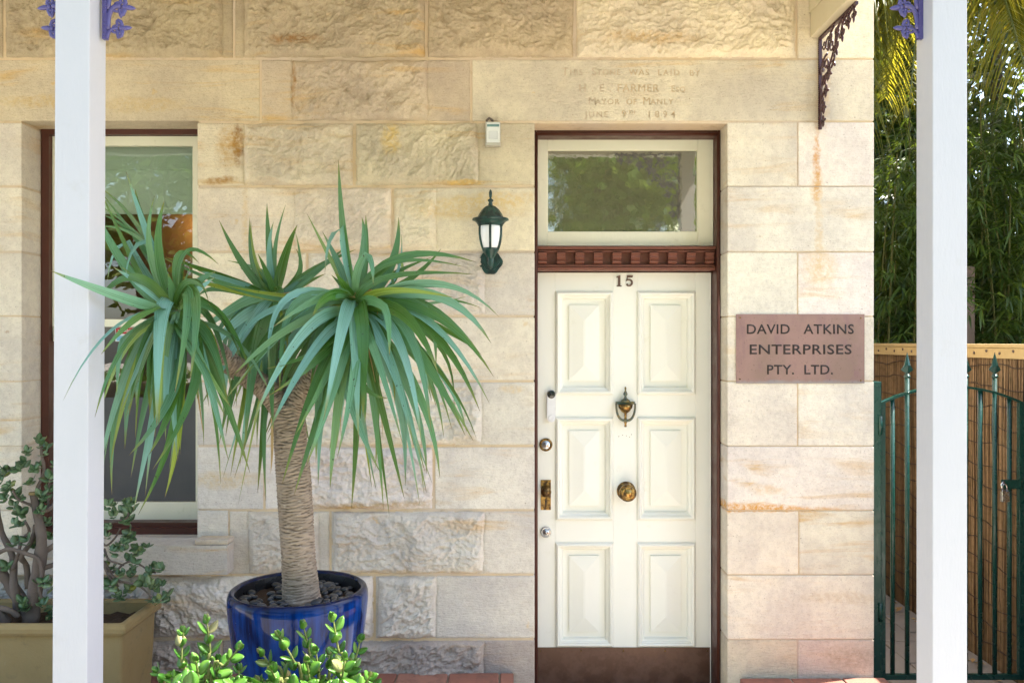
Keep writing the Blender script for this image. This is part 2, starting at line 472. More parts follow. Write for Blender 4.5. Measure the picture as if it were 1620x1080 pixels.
def obscure():
    t = NT('obscured_glass'); p = t.pos()
    gl = t.node('ShaderNodeBsdfGlossy', {'Color': (1,0.98,0.86,1), 'Roughness': 0.018})
    t.l.new(t.bump(t.noise(p, 40, 3, 0.5), 0.012, 0.01), gl.inputs['Normal'])
    df = t.node('ShaderNodeBsdfDiffuse', {0: (0.14,0.135,0.085,1)})
    mx = t.node('ShaderNodeMixShader', {0: 0.30, 1: df.outputs[0], 2: gl.outputs[0]})
    t.l.new(mx.outputs[0], t.out.inputs[0])
    return t.m
M['obscure'] = obscure()
def emit(name, col, s):
    t = NT(name); e = t.node('ShaderNodeEmission', {0: (*col, 1), 1: s}); t.l.new(e.outputs[0], t.out.inputs[0]); return t.m
M['bulb'] = emit('warm_bulb', (1.0,0.62,0.22), 14.0)

def leaf_mat(name, c0, c1, c2=None, rough=0.38, trans=0.3, tcol=None, spec=0.5, spots=False, attr=False):
    """c0..c1 by object random, c2 an occasional third tone"""
    t = NT(name); p = t.pos(); inf = t.info()
    rnd = inf.outputs['Random']
    if attr:
        rnd = t.node('ShaderNodeAttribute', attribute_name='tone').outputs['Fac']
    c = t.mix(c0, c1, rnd)
    if c2: c = t.mix(c, c2, t.ramp(rnd, 0.82, 1.0))
    c = t.mix(c, t.mix(c, (0.72,0.75,0.7), 1.0, 'MULTIPLY'), t.ramp(t.noise(p, 30, 5, 0.6), 0.4, 0.7))
    if spots: c = t.mix(c, (0.02,0.018,0.01), t.ramp(t.noise(p, 85, 2, 0.4), 0.73, 0.76))
    t.fin(c, rough, spec=spec)
    tl = t.node('ShaderNodeBsdfTranslucent')
    t.set(tl.inputs[0], t.mix(c, tcol or (0.5,0.6,0.05), 0.5))
    mx = t.node('ShaderNodeMixShader', {0: trans, 1: t.b.outputs[0], 2: tl.outputs[0]})
    t.l.new(mx.outputs[0], t.out.inputs[0])
    return t.m
def yucca_mat():
    t = NT('yucca_leaf'); inf = t.info(); rnd = inf.outputs['Random']
    uv = t.node('ShaderNodeAttribute', attribute_name='blade').outputs['Vector']
    sx = t.node('ShaderNodeSeparateXYZ', {0: uv})
    q = t.vmath('ADD', uv, t.node('ShaderNodeCombineXYZ', {0: t.math('MULTIPLY', rnd, 40.0), 1: t.math('MULTIPLY', rnd, 90.0), 2: 0.0}).outputs[0])
    c = t.mix((0.040,0.135,0.012), (0.110,0.280,0.135), rnd)
    c = t.mix(c, (0.17,0.37,0.31), t.math('MULTIPLY', t.ramp(rnd, 0.45, 0.60), t.ramp(rnd, 0.86, 0.72)))  # bluish sheen of the sky put into the colour of some leaves
    c = t.mix(c, (0.26,0.33,0.035), t.ramp(rnd, 0.88, 1.0))
    rib = t.noise(t.scale(q, (9.0, 0.7, 1.0)), 1.0, 3, 0.6)
    c = t.mix(t.mix(c, (0.72,0.76,0.66), 1.0, 'MULTIPLY'), t.mix(c, (1.22,1.18,1.15), 1.0, 'MULTIPLY'), t.ramp(rib, 0.3, 0.7))
    c = t.mix(c, (0.16,0.26,0.035), t.ramp(sx.outputs[1], 0.30, 0.02, 0, 0.55))              # pale leaf base
    c = t.mix(c, (0.20,0.21,0.03), t.ramp(t.math('ADD', sx.outputs[1], t.math('MULTIPLY', rib, 0.12)), 0.90, 1.02, 0, 0.8))
    c = t.mix(c, (0.15,0.085,0.035), t.ramp(t.math('ADD', sx.outputs[1], t.math('MULTIPLY', rib, 0.04)), 0.985, 1.01, 0, 0.95))   # dry tip
    c = t.mix(c, (0.02,0.018,0.01), t.ramp(t.noise(t.pos(), 85, 2, 0.4), 0.735, 0.76))
    t.fin(c, t.ramp(rib, 0.3, 0.7, 0.24, 0.38), t.bump(rib, 0.35, 0.005), spec=0.55)
    tl = t.node('ShaderNodeBsdfTranslucent'); t.set(tl.inputs[0], t.mix(c, (0.4,0.55,0.04), 0.5))
    mx = t.node('ShaderNodeMixShader', {0: 0.16, 1: t.b.outputs[0], 2: tl.outputs[0]}); t.l.new(mx.outputs[0], t.out.inputs[0])
    return t.m
M['yucca'] = yucca_mat()
M['dry'] = leaf_mat('dry_leaf', (0.55,0.40,0.20), (0.40,0.22,0.08), None, 0.7, 0.2, (0.6,0.4,0.1))
M['jade'] = leaf_mat('jade_leaf', (0.085,0.165,0.065), (0.20,0.29,0.15), (0.20,0.22,0.04), 0.30, 0.08, (0.3,0.4,0.05))
M['box'] = leaf_mat('box_leaf', (0.05,0.17,0.02), (0.16,0.33,0.05), (0.42,0.36,0.16), 0.30, 0.25, (0.5,0.75,0.05))
M['bamboo'] = leaf_mat('bamboo_leaf', (0.018,0.046,0.012), (0.045,0.092,0.018), None, 0.40, 0.22, (0.45,0.6,0.03), attr=True)
M['palm'] = leaf_mat('palm_leaflet', (0.05,0.095,0.03), (0.10,0.13,0.03), (0.30,0.22,0.03), 0.30, 0.5, (0.75,0.60,0.02), 0.6, attr=True)
M['treeleaf'] = leaf_mat('tree_leaf', (0.06,0.13,0.025), (0.13,0.20,0.04), None, 0.35, 0.35, (0.5,0.7,0.05), attr=True)
def bark(name, c0, c1, rings=0.0, sc=18):
    t = NT(name); p = t.pos()
    c = t.mix(c0, c1, t.noise(p, sc, 7, 0.65))
    h = t.noise(t.scale(p, (1,1,3)), sc*2.5, 6, 0.7)
    return t.fin(c, 0.88, t.bump(h, 0.6, 0.006), spec=0.2)
def trunk_mat():
    t = NT('yucca_trunk'); p = t.pos()
    c = t.mix((0.21,0.155,0.11), (0.40,0.32,0.24), t.noise(p, 16, 7, 0.65))
    c = t.mix(c, (0.46,0.40,0.33), t.ramp(t.noise(t.scale(p,(1,1,2)), 60, 4), 0.58, 0.7, 0, 0.6))
    scar = t.node('ShaderNodeAttribute', attribute_name='tone').outputs['Fac']
    c = t.mix(c, (0.05,0.032,0.02), t.math('MULTIPLY', scar, t.ramp(t.noise(p, 30, 3), 0.35, 0.6, 0.2, 0.85)))
    return t.fin(c, 0.88, t.bump(t.noise(t.scale(p, (1,1,3)), 45, 6, 0.7), 0.6, 0.006), spec=0.2)
M['trunk'] = trunk_mat()
M['trunkdark'] = bark('trunk_ring_scar', (0.085,0.055,0.035), (0.15,0.10,0.07))
M['jadewood'] = bark('jade_bark', (0.085,0.065,0.06), (0.20,0.16,0.13), sc=14)
M['stem'] = bark('green_stem', (0.16,0.20,0.05), (0.22,0.22,0.08))
M['wood'] = bark('tree_bark', (0.09,0.07,0.05), (0.16,0.13,0.10))
M['culm'] = bark('bamboo_culm', (0.075,0.09,0.03), (0.15,0.15,0.06))
M['reed'] = leaf_mat('dried_reed', (0.14,0.085,0.048), (0.40,0.285,0.17), (0.07,0.042,0.026), 0.8, 0.05, (0.5,0.3,0.1), 0.2, attr=True)
M['wire'] = paint('dark_wire', (0.04,0.025,0.018), 0.6)
M['capping'] = paint('yellow_timber_capping', (0.47,0.36,0.18), 0.7, 0.15, (0.25,0.16,0.07), 0.5, 0.4, 12)
M['oldtimber'] = paint('grey_weathered_timber', (0.13,0.10,0.085), 0.9, 0.2, (0.05,0.04,0.03), 0.5, 0.6, 14)
M['rubble'] = ground_mat('rubble_wall', (0.22,0.16,0.11), (0.10,0.08,0.06), 5)
M['roofsheet'] = paint('grey_roof_sheet', (0.30,0.31,0.32), 0.5, 0.05)
def pebble():
    t = NT('river_pebble'); p = t.pos(); i = t.info()
    c = t.mix((0.012,0.013,0.016), (0.05,0.052,0.056), i.outputs['Random'])
    return t.fin(c, 0.42, t.bump(t.noise(p, 60, 4), 0.15, 0.003), spec=0.5)
M['pebble'] = pebble()
# ================================================================ setting: ground, path, porch floors
g = MB().add([(-60,-60,-0.004),(60,-60,-0.004),(60,60,-0.004),(-60,60,-0.004)], [(0,1,2,3)]).build('ground', M['ground']); tag(g, kind='structure')

lw_ = MB().add([(-60,-8.1,0.0),(60,-8.1,0.0),(60,-4.9,0.0),(-60,-4.9,0.0)], [(0,1,2,3)]).build('added_lawn', M['added_lawn']); tag(lw_, kind='structure')  # unseen; added dark to dim the reflection in the lower window pane
rd_ = MB().add([(-60,-14,0.0),(60,-14,0.0),(60,-9.3,0.0),(-60,-9.3,0.0)], [(0,1,2,3)]).build('added_road', M['asphalt']); tag(rd_, kind='structure')  # unseen dark strip, put in for a darker reflection in the window
rnd = random.Random(4)
def porch_floor(x0, x1, z, seed):
    """raised brick-paved porch floor beside the doorway: mortar bed and separate bricks"""
    rr = random.Random(seed)
    y0 = -1.78
    bed = MB().box(x0+0.004, x1-0.004, y0+0.004, -0.012, 0.0, z-0.006).build('porch_floor', M['floor']); tag(bed, kind='structure')
    bw, bd, j = 0.232, 0.112, 0.008
    meshes = [bevel_box_mesh('brick', 0, bw-j, 0, bd-j, -0.06, 0, 0.004 + 0.001*k, 2) for k in range(3)]
    # first row along the wall lies across, the rest run away from it
    r = 0; y = -0.010 - 0.20
    while y > y0 - 0.01:
        x = x0 - (0.0 if r % 2 == 0 else bw/2)
        dep = 0.20 if r == 0 else bd
        while x < x1 - 0.02:
            xa, xb = max(x, x0), min(x + bw, x1)
            if xb - xa > 0.04:
                o = link('brick', meshes[rr.randrange(3)], M['brick'], bed)
                o.scale = ((xb-xa-j)/(bw-j), (dep-j)/(bd-j), 1)
                o.location = (xa, y, z + rr.uniform(-0.002, 0.003)); o.rotation_euler = (rr.uniform(-.006,.006), rr.uniform(-.006,.006), rr.uniform(-.008,.008))
            x += bw
        y -= bd if r > 0 or True else 0
        r += 1
        if r > 4 and x1 - x0 > 2.5 and y < -0.75: break
    return bed
porch_floor(-3.3, PX(815), PZ(1062), 1)
porch_floor(PX(1169), 1.70, PZ(1069), 2)

# side path of rectangular pavers running beside the house to the reed fence
path = MB().box(1.66, 2.50, -3.0, 12.0, -0.05, 0.0).build('path', M['soil']); tag(path, kind='structure')
pm = [bevel_box_mesh('paver', 0, 0.205, 0, 0.31, -0.03, 0.012, 0.006, 2) for k in range(2)]
rr = random.Random(9)
for i in range(4):
    y = -2.92
    y += (i % 2) * 0.16
    while y < 3.4:
        o = link('paver', pm[rr.randrange(2)], M['pathpaver'], path)
        o.location = (1.665 + i*0.209, y, rr.uniform(0.0, 0.006)); o.rotation_euler = (rr.uniform(-.01,.01), rr.uniform(-.01,.01), rr.uniform(-.012,.012))
        y += 0.318
# fallen leaves along the foot of the fence
rl = random.Random(15)
lm = MB().add([(0,0,0),(0.022,0.012,0.008),(0.055,0,0.004),(0.022,-0.012,0.010)], [(0,1,2,3)], True).mesh('fallen_leaf')
for k in range(34):
    o = link('fallen_leaf', lm, M['dry'])
    o.location = (2.47 - abs(rl.gauss(0, 0.10)), rl.uniform(0.3, 2.6), 0.022); o.rotation_euler = (rl.uniform(-.4,.4), rl.uniform(-.4,.4), rl.uniform(0,6.3)); 
    s = rl.uniform(0.6, 1.2); o.scale = (s, s, s)
    tag(o, 'small dry fallen leaf on the path at the foot of the reed fence', 'leaf', 'fallen leaves on the side path')

# ================================================================ the sandstone house
house = empty('sandstone_house', (0,0,0))
tag(house, 'cream sandstone house front with rough split blocks, brown trimmed window and panelled door', 'house')
OX0, OX1 = PX(846), PX(1150.5)               # door opening
OZ1 = PZ(197)
WX0, WX1 = PX(34.5), PX(311.8)               # window opening
WZ1 = PZ(191)
WZ0 = PZ(846, 0.18)
XR = PX(1383)                                # right end of the front
DEP = 0.16
Y_F = 0.0
top_z = 3.75
core = MB()
e = 0.005
core.box(-6.0, WX0-e, e, DEP+0.2, 0.0, top_z)
core.box(WX0-e, WX1+e, e, DEP+0.2, WZ1+e, top_z)
core.box(WX0-e, WX1+e, e, DEP+0.2, 0.0, WZ0-0.06)
core.box(WX1+e, OX0-e, e, DEP+0.2, 0.0, top_z)
core.box(OX0-e, OX1+e, e, DEP+0.2, OZ1+e, top_z)
core.box(OX1+e, XR-e, e, DEP+0.2, 0.0, top_z)
core.build('mortar', M['mortar'], house)
# body of the house behind the front wall (side wall, upper wall, back) and its roof
body = MB()
body.box(XR-0.26, XR-0.004, DEP+0.2, 8.0, 0.0, 3.9)
body.box(-6.0, XR-0.26, 7.8, 8.0, 0.0, 3.9)
body.box(-6.0, -5.8, DEP+0.2, 7.8, 0.0, 3.9)
body.box(-6.0, XR-0.004, e, DEP+0.2, top_z, 3.9)
body.build('rear_wall', M['mortar'], house)
rf = MB().add([(-6.3,-0.02,3.9),(XR+0.15,-0.02,3.9),(XR+0.15,8.2,3.9),(-6.3,8.2,3.9),(-2.5,3.5,5.2),(-1.6,3.5,5.2)], [(0,1,5,4),(1,2,5),(2,3,4,5),(3,0,4),(0,3,2,1)])
rf.build('roof', M['roofsheet'], house)

seed_n = [100]
def tone(px, py):
    """stone colour by course: ochre above with the roof shade darkened in, cream in the middle, greyer and pinker near the ground, palest right of the door"""
    r = random.Random(int(px*7 + py*13))
    if px > 1000:
        b = Vector((0.80, 0.735, 0.625)); 
        if py > 1000: b = Vector((0.68,0.59,0.48))
        if py < 100: b = Vector((0.76,0.67,0.52))
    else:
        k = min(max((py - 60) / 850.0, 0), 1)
        a = Vector((0.53, 0.43, 0.295)); m_ = Vector((0.77, 0.69, 0.55)); c_ = Vector((0.69, 0.635, 0.57))  # top courses also darkened for the shade under the verandah roof
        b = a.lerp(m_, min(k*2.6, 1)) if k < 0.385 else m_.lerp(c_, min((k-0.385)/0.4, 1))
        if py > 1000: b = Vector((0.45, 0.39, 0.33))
    if 900 < px < 1200 and 100 < py < 190: b = Vector((0.72,0.64,0.50))
    if px < -100 and 193 < py < 860: return (0.73,0.66,0.55,1)
    b = b * (r.uniform(0.89, 1.06) if px > 0 else 1.0)
    return (b[0]*r.uniform(0.98,1.02), b[1], b[2]*r.uniform(0.94,1.05), 1)

def stone(x0p, x1p, y0p, y1p, rough=None, gap=1.6, amp=1.0, depth=DEP):
    """one block, given by its outline in the wall plane; rough=(xa,xb[,ya,yb]) is the split, unworked field of its face"""
    gx = gap * 3.9 / FPX
    arris = (34.5, 311.8, 846, 1150.5, 1383)          # free edges at openings and the corner carry no joint
    X0 = PX(x0p) + (0.0008 if x0p in arris else gx); X1 = PX(x1p) - (0.0008 if x1p in arris else gx)
    Z1, Z0 = PZ(y0p)-gx, PZ(y1p)+gx
    seed_n[0] += 1
    sd_ = seed_n[0]
    rr = random.Random(sd_)
    if rough is None:
        me = bevel_box_mesh('stone', X0, X1, rr.uniform(-0.0015,0.0015), depth, Z0, Z1, 0.0045, 2)
        o = link('stone', me, M['stone'], house)
    else:
        step = 0.0042
        nx = max(8, int((X1-X0)/step)); nz = max(8, int((Z1-Z0)/step))
        xs = np.linspace(X0, X1, nx+1); zs = np.linspace(Z0, Z1, nz+1)
        gxx, gzz = np.meshgrid(xs, zs)
        ra, rb = PX(rough[0]), PX(rough[1])
        za = PZ(rough[3]) if len(rough) > 2 else Z0
        zb = PZ(rough[2]) if len(rough) > 2 else Z1
        ra = max(ra, X0); rb = min(rb, X1)
        sx_, sz_ = sd_*3.17, sd_*1.73
        wob = 0.016*fbm(gxx*9+sx_, gzz*9+sz_, 3, 4)
        wob2 = 0.016*fbm(gxx*9+sz_, gzz*9+sx_, 5, 4)
        d = np.minimum(np.minimum(gxx-ra+wob*0.5, rb-gxx+wob2*0.5), np.minimum(gzz-za+wob2, zb-gzz+wob))
        def ss(v, a, b):
            q = np.clip((v-a)/(b-a), 0, 1); return q*q*(3-2*q)
        e1 = ss(d, 0.000, 0.011)
        e2 = ss(d, 0.0, 0.036)
        # domain-warped ridges running on the diagonal, as sandstone splits
        ang = R(rr.uniform(15, 40)) * rr.choice((1, 1, -1))
        u = gxx*math.cos(ang) + gzz*math.sin(ang); v = -gxx*math.sin(ang) + gzz*math.cos(ang)
        wx_ = 0.06*fbm(u*6+sx_, v*6, 11, 3); wz_ = 0.06*fbm(u*6, v*6+sz_, 13, 3)
        low = fbm(u*3.0+sx_, v*4.5+sz_, 21, 3)
        r1 = 1-np.abs(2.1*perlin((u+wx_)*9+sz_, (v+wz_)*17+sx_, 31))
        r2 = 1-np.abs(2.1*perlin((u+wx_)*21+sx_, (v+wz_)*38, 37))
        r3 = fbm(u*55, v*85+sz_, 41, 3) + 0.8*(0.5-np.abs(perlin((u+wx_)*44, (v+wz_)*80+sz_, 47)*2.0))
        tr = (low*1.1 + 0.35*fbm(u*7+5, v*10, 43, 3))*3.2
        fl = np.floor(tr); fr_ = tr-fl
        terr = (fl + 0.25*fr_ + 0.75*ss(fr_, 0.74, 1.0))/3.2
        h = e1*0.009 + e2*(0.016 + 0.034*terr + 0.012*(r1-0.5) + 0.0095*(r2-0.5) + 0.0065*r3)
        h = h - 0.0045*np.exp(-((d-0.001)/0.004)**2)
        h = np.maximum(h*amp, -0.006) + (1-e1)*0.0
        # arris
        ed = np.minimum(np.minimum(gxx-X0, X1-gxx), np.minimum(gzz-Z0, Z1-gzz))
        h = h - 0.004*(1-ss(ed, 0, 0.006))
        ys = -h
        vs = np.stack([gxx.ravel(), ys.ravel(), gzz.ravel()], 1)
        idx = np.arange((nx+1)*(nz+1)).reshape(nz+1, nx+1)
        q = np.stack([idx[:-1,:-1].ravel(), idx[:-1,1:].ravel(), idx[1:,1:].ravel(), idx[1:,:-1].ravel()], 1)
        # skirt back into the wall
        loop = np.concatenate([idx[0,:], idx[1:,-1], idx[-1,-2::-1], idx[-2:0:-1,0]])
        n0 = len(vs); bk = vs[loop].copy(); bk[:,1] = depth
        vs = np.concatenate([vs, bk])
        L = len(loop); i2 = np.arange(L); j2 = (i2+1) % L
        q2 = np.stack([loop[j2], loop[i2], n0+i2, n0+j2], 1)
        faces = np.concatenate([q, q2])
        me = bpy.data.meshes.new('stone')
        me.from_pydata(vs.tolist(), [], faces.tolist())
        me.polygons.foreach_set('use_smooth', [True]*len(q) + [False]*len(q2))
        me.update()
        o = link('stone', me, M['stone'], house)
        o['label'] = 'split rough-faced sandstone block'
    o.color = tone((x0p+x1p)/2, (y0p+y1p)/2)
    return o

rows = {'A2': (-118,-14), 'A': (-14,93), 'B': (93,193), 'C': (193,295), 'D': (295,398.5), 'E': (398.5,500.5), 'F': (500.5,603), 'G': (603,705.5), 'H': (705.5,807), 'I': (807,909), 'J': (909,1011), 'K': (1011,1126)}
S = [
 ('A2', -330, 200, None), ('A2', 200, 800, None), ('A2', 800, 1383, None),
 ('A', -330, 6, (-330,-2)), ('A', 6, 370, (9,352)), ('A', 370, 674.5, (386,674)), ('A', 674.5, 909.5, (676,909)), ('A', 909.5, 1261, (912,1258)), ('A', 1261, 1383, None),
 ('B', -330, 412, None), ('B', 412, 745.5, (462,676)), ('B', 745.5, 1383, 'TEXT'),
 ('C', -330, 34.5, None), ('C', 311.8, 560.5, (386,559)), ('C', 560.5, 846, (563,757)), ('C', 1150.5, 1262, None), ('C', 1262, 1383, None),
 ('D', -330, 34.5, None), ('D', 311.8, 621, (466,620)), ('D', 621, 846, (624,690)), ('D', 1150.5, 1383, None),
 ('E', -330, 34.5, None), ('E', 311.8, 486, (386,484)), ('E', 486, 846, (489,768)), ('E', 1150.5, 1262, None), ('E', 1262, 1383, None),
 ('F', 311.8, 590, None), ('F', 590, 846, None), ('F', 1150.5, 1383, None),
 ('G', 311.8, 470, None), ('G', 470, 846, (474,762)), ('G', 1150.5, 1262, None), ('G', 1262, 1383, None),
 ('H', 311.8, 418, None), ('H', 418, 686.5, (470,684)), ('H', 686.5, 846, None), ('H', 1150.5, 1383, None),
 ('I', 361, 522.5, (393,505)), ('I', 522.5, 846, (527,766)), ('I', 1150.5, 1264, None), ('I', 1264, 1383, None),
 ('J', 236, 592.5, (242,590)), ('J', 592.5, 846, (597,690)), ('J', -60, 236, (-56,232)), ('J', -330, -60, None), ('J', 1150.5, 1383, None),
 ('K', 350, 846, (400,766)), ('K', -60, 350, (-50,345)), ('K', -330, -60, None), ('K', 1150.5, 1262, None), ('K', 1262, 1383, None),
]
for row, xa, xb, rg in S:
    ya, yb = rows[row]
    gp = 0.9 if xa > 1100 else 1.9
    if rg == 'TEXT':
        txt_stone = stone(xa, xb, ya, yb, None, gp)
    elif row == 'I' and xa == 361:
        stone(xa, xb, ya, yb, rg, gp, 0.8)
    else:
        stone(xa, xb, ya, yb, rg, gp, 0.7 if row in ('E','D') else 1.0)
# left jamb of the window is one dressed pier; the block beside the sill
for k, row in enumerate(('F','G','H')):
    stone(-330, 34.5, *rows[row], None, 0.6)
stone(-330, 34.5, 807, 851, None, 0.6)
stone(-640, -330, -118, 193, None, 1.5)
for row in list(rows)[3:]:
    stone(-620 - (7 if row in 'CEGIK' else 120), -330, *rows[row], None, 1.5)

# engraved dedication in the long block over the door
def engrave(ob, items):
    big = None
    dg = bpy.context.evaluated_depsgraph_get()
    cut = bmesh.new()
    for s, cx, cy, hpx, sp in items:
        me = text_mesh(s, hpx*3.9/FPX*1.42, 0.0085, 0.0007, sp, 'LEFT' if False else 'CENTER', 1.25)
        me.transform(Matrix.Translation((PX(cx), 0.0, PZ(cy))))
        cut.from_mesh(me)
        bpy.data.meshes.remove(me)
    cm = bpy.data.meshes.new('cut'); cut.to_mesh(cm); cut.free()
    co = link('cut', cm)
    md = ob.modifiers.new('cut', 'BOOLEAN'); md.object = co; md.operation = 'DIFFERENCE'; md.solver = 'EXACT'; md.use_self = True
    bpy.context.view_layer.update()
    me = bpy.data.meshes.new_from_object(ob.evaluated_get(bpy.context.evaluated_depsgraph_get()))
    ob.modifiers.clear()
    if len(me.polygons) > 200: ob.data = me
    bpy.data.objects.remove(co)
engrave(txt_stone, [
    ('T', 894, 114, 12.5, 1), ('HIS', 911.5, 115, 9, 1.15), ('S', 940, 114, 12.5, 1), ('TONE', 963, 115, 9, 1.15), ('WAS', 1011, 115, 9.5, 1.2), ('LAID', 1058, 115.5, 9.5, 1.3), ('BY', 1099, 116, 9.5, 1.2),
    ('H . E . FARMER', 979, 140, 11.8, 1.14), ('E', 1065, 141, 10, 1), ('SQ', 1077, 142, 8, 1.1),
    ('M', 937, 160.5, 12, 1), ('AYOR', 961, 161.5, 9, 1.2), ('OF', 999, 161.5, 9, 1.1), ('M', 1023, 160.5, 12, 1), ('ANLY', 1047, 161.5, 9, 1.2),
    ('JUNE', 944, 181.5, 9.5, 1.3), ('9', 987, 180.5, 10.5, 1), ('TH', 999.5, 178, 6, 1), ('1894', 1046, 181.5, 10.5, 1.7)])

# ---------------------------------------------------------------- window
win = empty('window', (0,0,0), house); win['label'] = 'sash window with brown frame, cream sashes and pale green blind'
yf = 0.157
fw = 0.036
mb = MB()
def frame(mb, x0, x1, z0, z1, w, y0, y1, wb=None, wt=None):
    wb = w if wb is None else wb; wt = w if wt is None else wt
    mb.box(x0, x0+w, y0, y1, z0, z1); mb.box(x1-w, x1, y0, y1, z0, z1)
    mb.box(x0+w, x1-w, y0, y1, z0, z0+wb); mb.box(x0+w, x1-w, y0, y1, z1-wt, z1)
FZ0, FZ1 = WZ0 - 0.02, PZ(203.5, yf)
frame(mb, WX0+0.002, WX1-0.002, FZ0, FZ1, fw, yf, yf+0.13, 0.085, 0.028)
mb.build('frame', M['brown'], win)
mb = MB(); mb.box(WX0+0.04, WX1-0.04, yf-0.03, yf-0.001, PZ(846,yf)-0.02, PZ(833,yf)); mb.build('timber_sill', M['brown'], win)
sx0, sx1 = WX0+fw+0.004, WX1-fw-0.004
mz = PZ(511, 0.22)
mb = MB(); frame(mb, sx0, sx1, mz-0.018, FZ1-0.03, 0.05, yf+0.028, yf+0.062, 0.036, 0.045); mb.build('upper_sash', M['sash'], win)
mb = MB(); frame(mb, sx0, sx1, FZ0+0.085, mz+0.016, 0.05, yf+0.068, yf+0.10, 0.085, 0.034); mb.build('lower_sash', M['sash'], win)
hm = MB().tube([(sx0+0.02, yf+0.04, mz-0.018), (sx0+0.02, yf+0.04, mz-0.085), (sx0+0.022, yf+0.045, mz-0.075), (sx0+0.02, yf+0.05, mz-0.095)], [0.024,0.022,0.014,0.004], 10).build('sash_horn', M['sash'], win)
pane_ = lambda y_, z0_, z1_: MB().add([(sx0+0.052,y_,z0_),(sx1-0.052,y_,z0_),(sx1-0.052,y_,z1_),(sx0+0.052,y_,z1_)], [(0,1,2,3)])
pane_(yf+0.045, mz+0.02, FZ1-0.078).build('pane', M['glass'], win)
pane_(yf+0.083, FZ0+0.172, mz-0.02).build('pane', M['glass'], win)
MB().box(sx0+0.052, sx1-0.052, yf+0.0795, yf+0.0815, FZ0+0.172, PZ(628, yf+0.09)).build('privacy_film', M['film'], win)
mb = MB()   # roller blind with a batten in its hem
mb.box(sx0, sx1, yf+0.150, yf+0.153, PZ(335, yf+0.15), FZ1)
mb.box(sx0, sx1, yf+0.146, yf+0.158, PZ(335, yf+0.15)-0.012, PZ(335, yf+0.15)+0.006)
mb.box(sx0, sx1, yf+0.141, yf+0.149, PZ(267, yf+0.14)-0.006, PZ(267, yf+0.14)+0.006)
mb.build('roller_blind', M['blind'], win)
st = MB().box(PX(183,0.24), PX(222,0.24), 0.2375, 0.2385, PZ(540,0.24), PZ(518,0.24)).build('sticker', M['stickerwhite'], win)
MB().box(PX(184,0.24), PX(221,0.24), 0.2362, 0.2372, PZ(528,0.24), PZ(518.5,0.24)).build('sticker', M['red'], win)
MB().box(PX(185,0.24), PX(220,0.24), 0.2362, 0.2372, PZ(539,0.24), PZ(531,0.24)).build('sticker', M['stickerblue'], win)
tm = text_mesh('WARNING', 0.019, 0.0003, 0.0003, 1.05); o = link('warning_lettering', tm, M['stickerwhite'], win); o.location = (PX(202.5,0.24), 0.2355, PZ(523.2,0.24))

# dressed stone sill with a sunk weathering and a raised stop at the end
sill = MB()
sxa, sxb = -2.60, PX(360, -0.085)
sill.prism([(0,0)]*0 or [(sxa, PZ(862,-0.085)), (sxa, PZ(908,-0.085)), (sxb, PZ(908,-0.085)), (sxb, PZ(862,-0.085))][::-1], -0.09, DEP)
sill.add([(WX0-0.02,-0.0895,PZ(862,-0.085)+0.0005),(WX1+0.02,-0.0895,PZ(862,-0.085)+0.0005),(WX1+0.004,0.0,PZ(850,0.0)),(WX1-0.002,yf+0.01,WZ0+0.004),(WX0+0.002,yf+0.01,WZ0+0.004),(WX0-0.004,0.0,PZ(850,0.0)),
          (WX0-0.02,0.1,PZ(862,-0.085)-0.02),(WX1+0.02,0.1,PZ(862,-0.085)-0.02)], [(0,1,2,5),(5,2,3,4),(1,7,3,2),(0,5,4,6),(6,4,3,7),(0,6,7,1)])
so_ = sill.build('window_sill', M['stone'], house); so_.color = (0.60,0.55,0.48,1)
sx2 = bevel_box_mesh('stone', WX1+0.022, sxb, -0.086, DEP, PZ(862,-0.085)+0.002, PZ(853.5, -0.085), 0.004); o = link('stone', sx2, M['stone'], house); o.color = (0.60,0.55,0.48,1)
stone(311.8, 361, 807, 852, None, 0.3)

# room behind the window, with a lit wall lamp
room = MB()
rx0, rx1, ry0, ry1, rz0, rz1 = -3.4, -0.7, 0.37, 2.0, 0.02, 3.2
room.box(rx0, rx1, ry1, ry1+0.05, rz0, rz1); room.box(rx0-0.05, rx0, ry0, ry1+0.05, rz0, rz1); room.box(rx1, rx1+0.05, ry0, ry1+0.05, rz0, rz1)
room.box(rx0, rx1, ry0, ry1, rz1, rz1+0.05); room.box(rx0, rx1, ry0, ry1, rz0-0.015, rz0)
room.build('interior_wall', M['room'], house)
sc_ = empty('wall_lamp', (PX(315,1.82), 1.98, PZ(352,1.82))); tag(sc_, 'glowing warm wall lamp inside the room behind the window', 'lamp')
MB().sphere((0,-0.13,0), 0.042, 12, 8).build('bulb', M['bulb'], sc_)
MB().tube([(0,0.02,-0.085),(0,-0.10,-0.06),(0,-0.13,-0.04)], 0.012, 8).build('arm', M['brassdark'], sc_)
# hall behind the door light
hall = MB(); hall.box(OX0-0.1, OX1+0.1, 0.5, 0.55, 0, 3.2); hall.build('interior_wall', M['roomdark'], house)

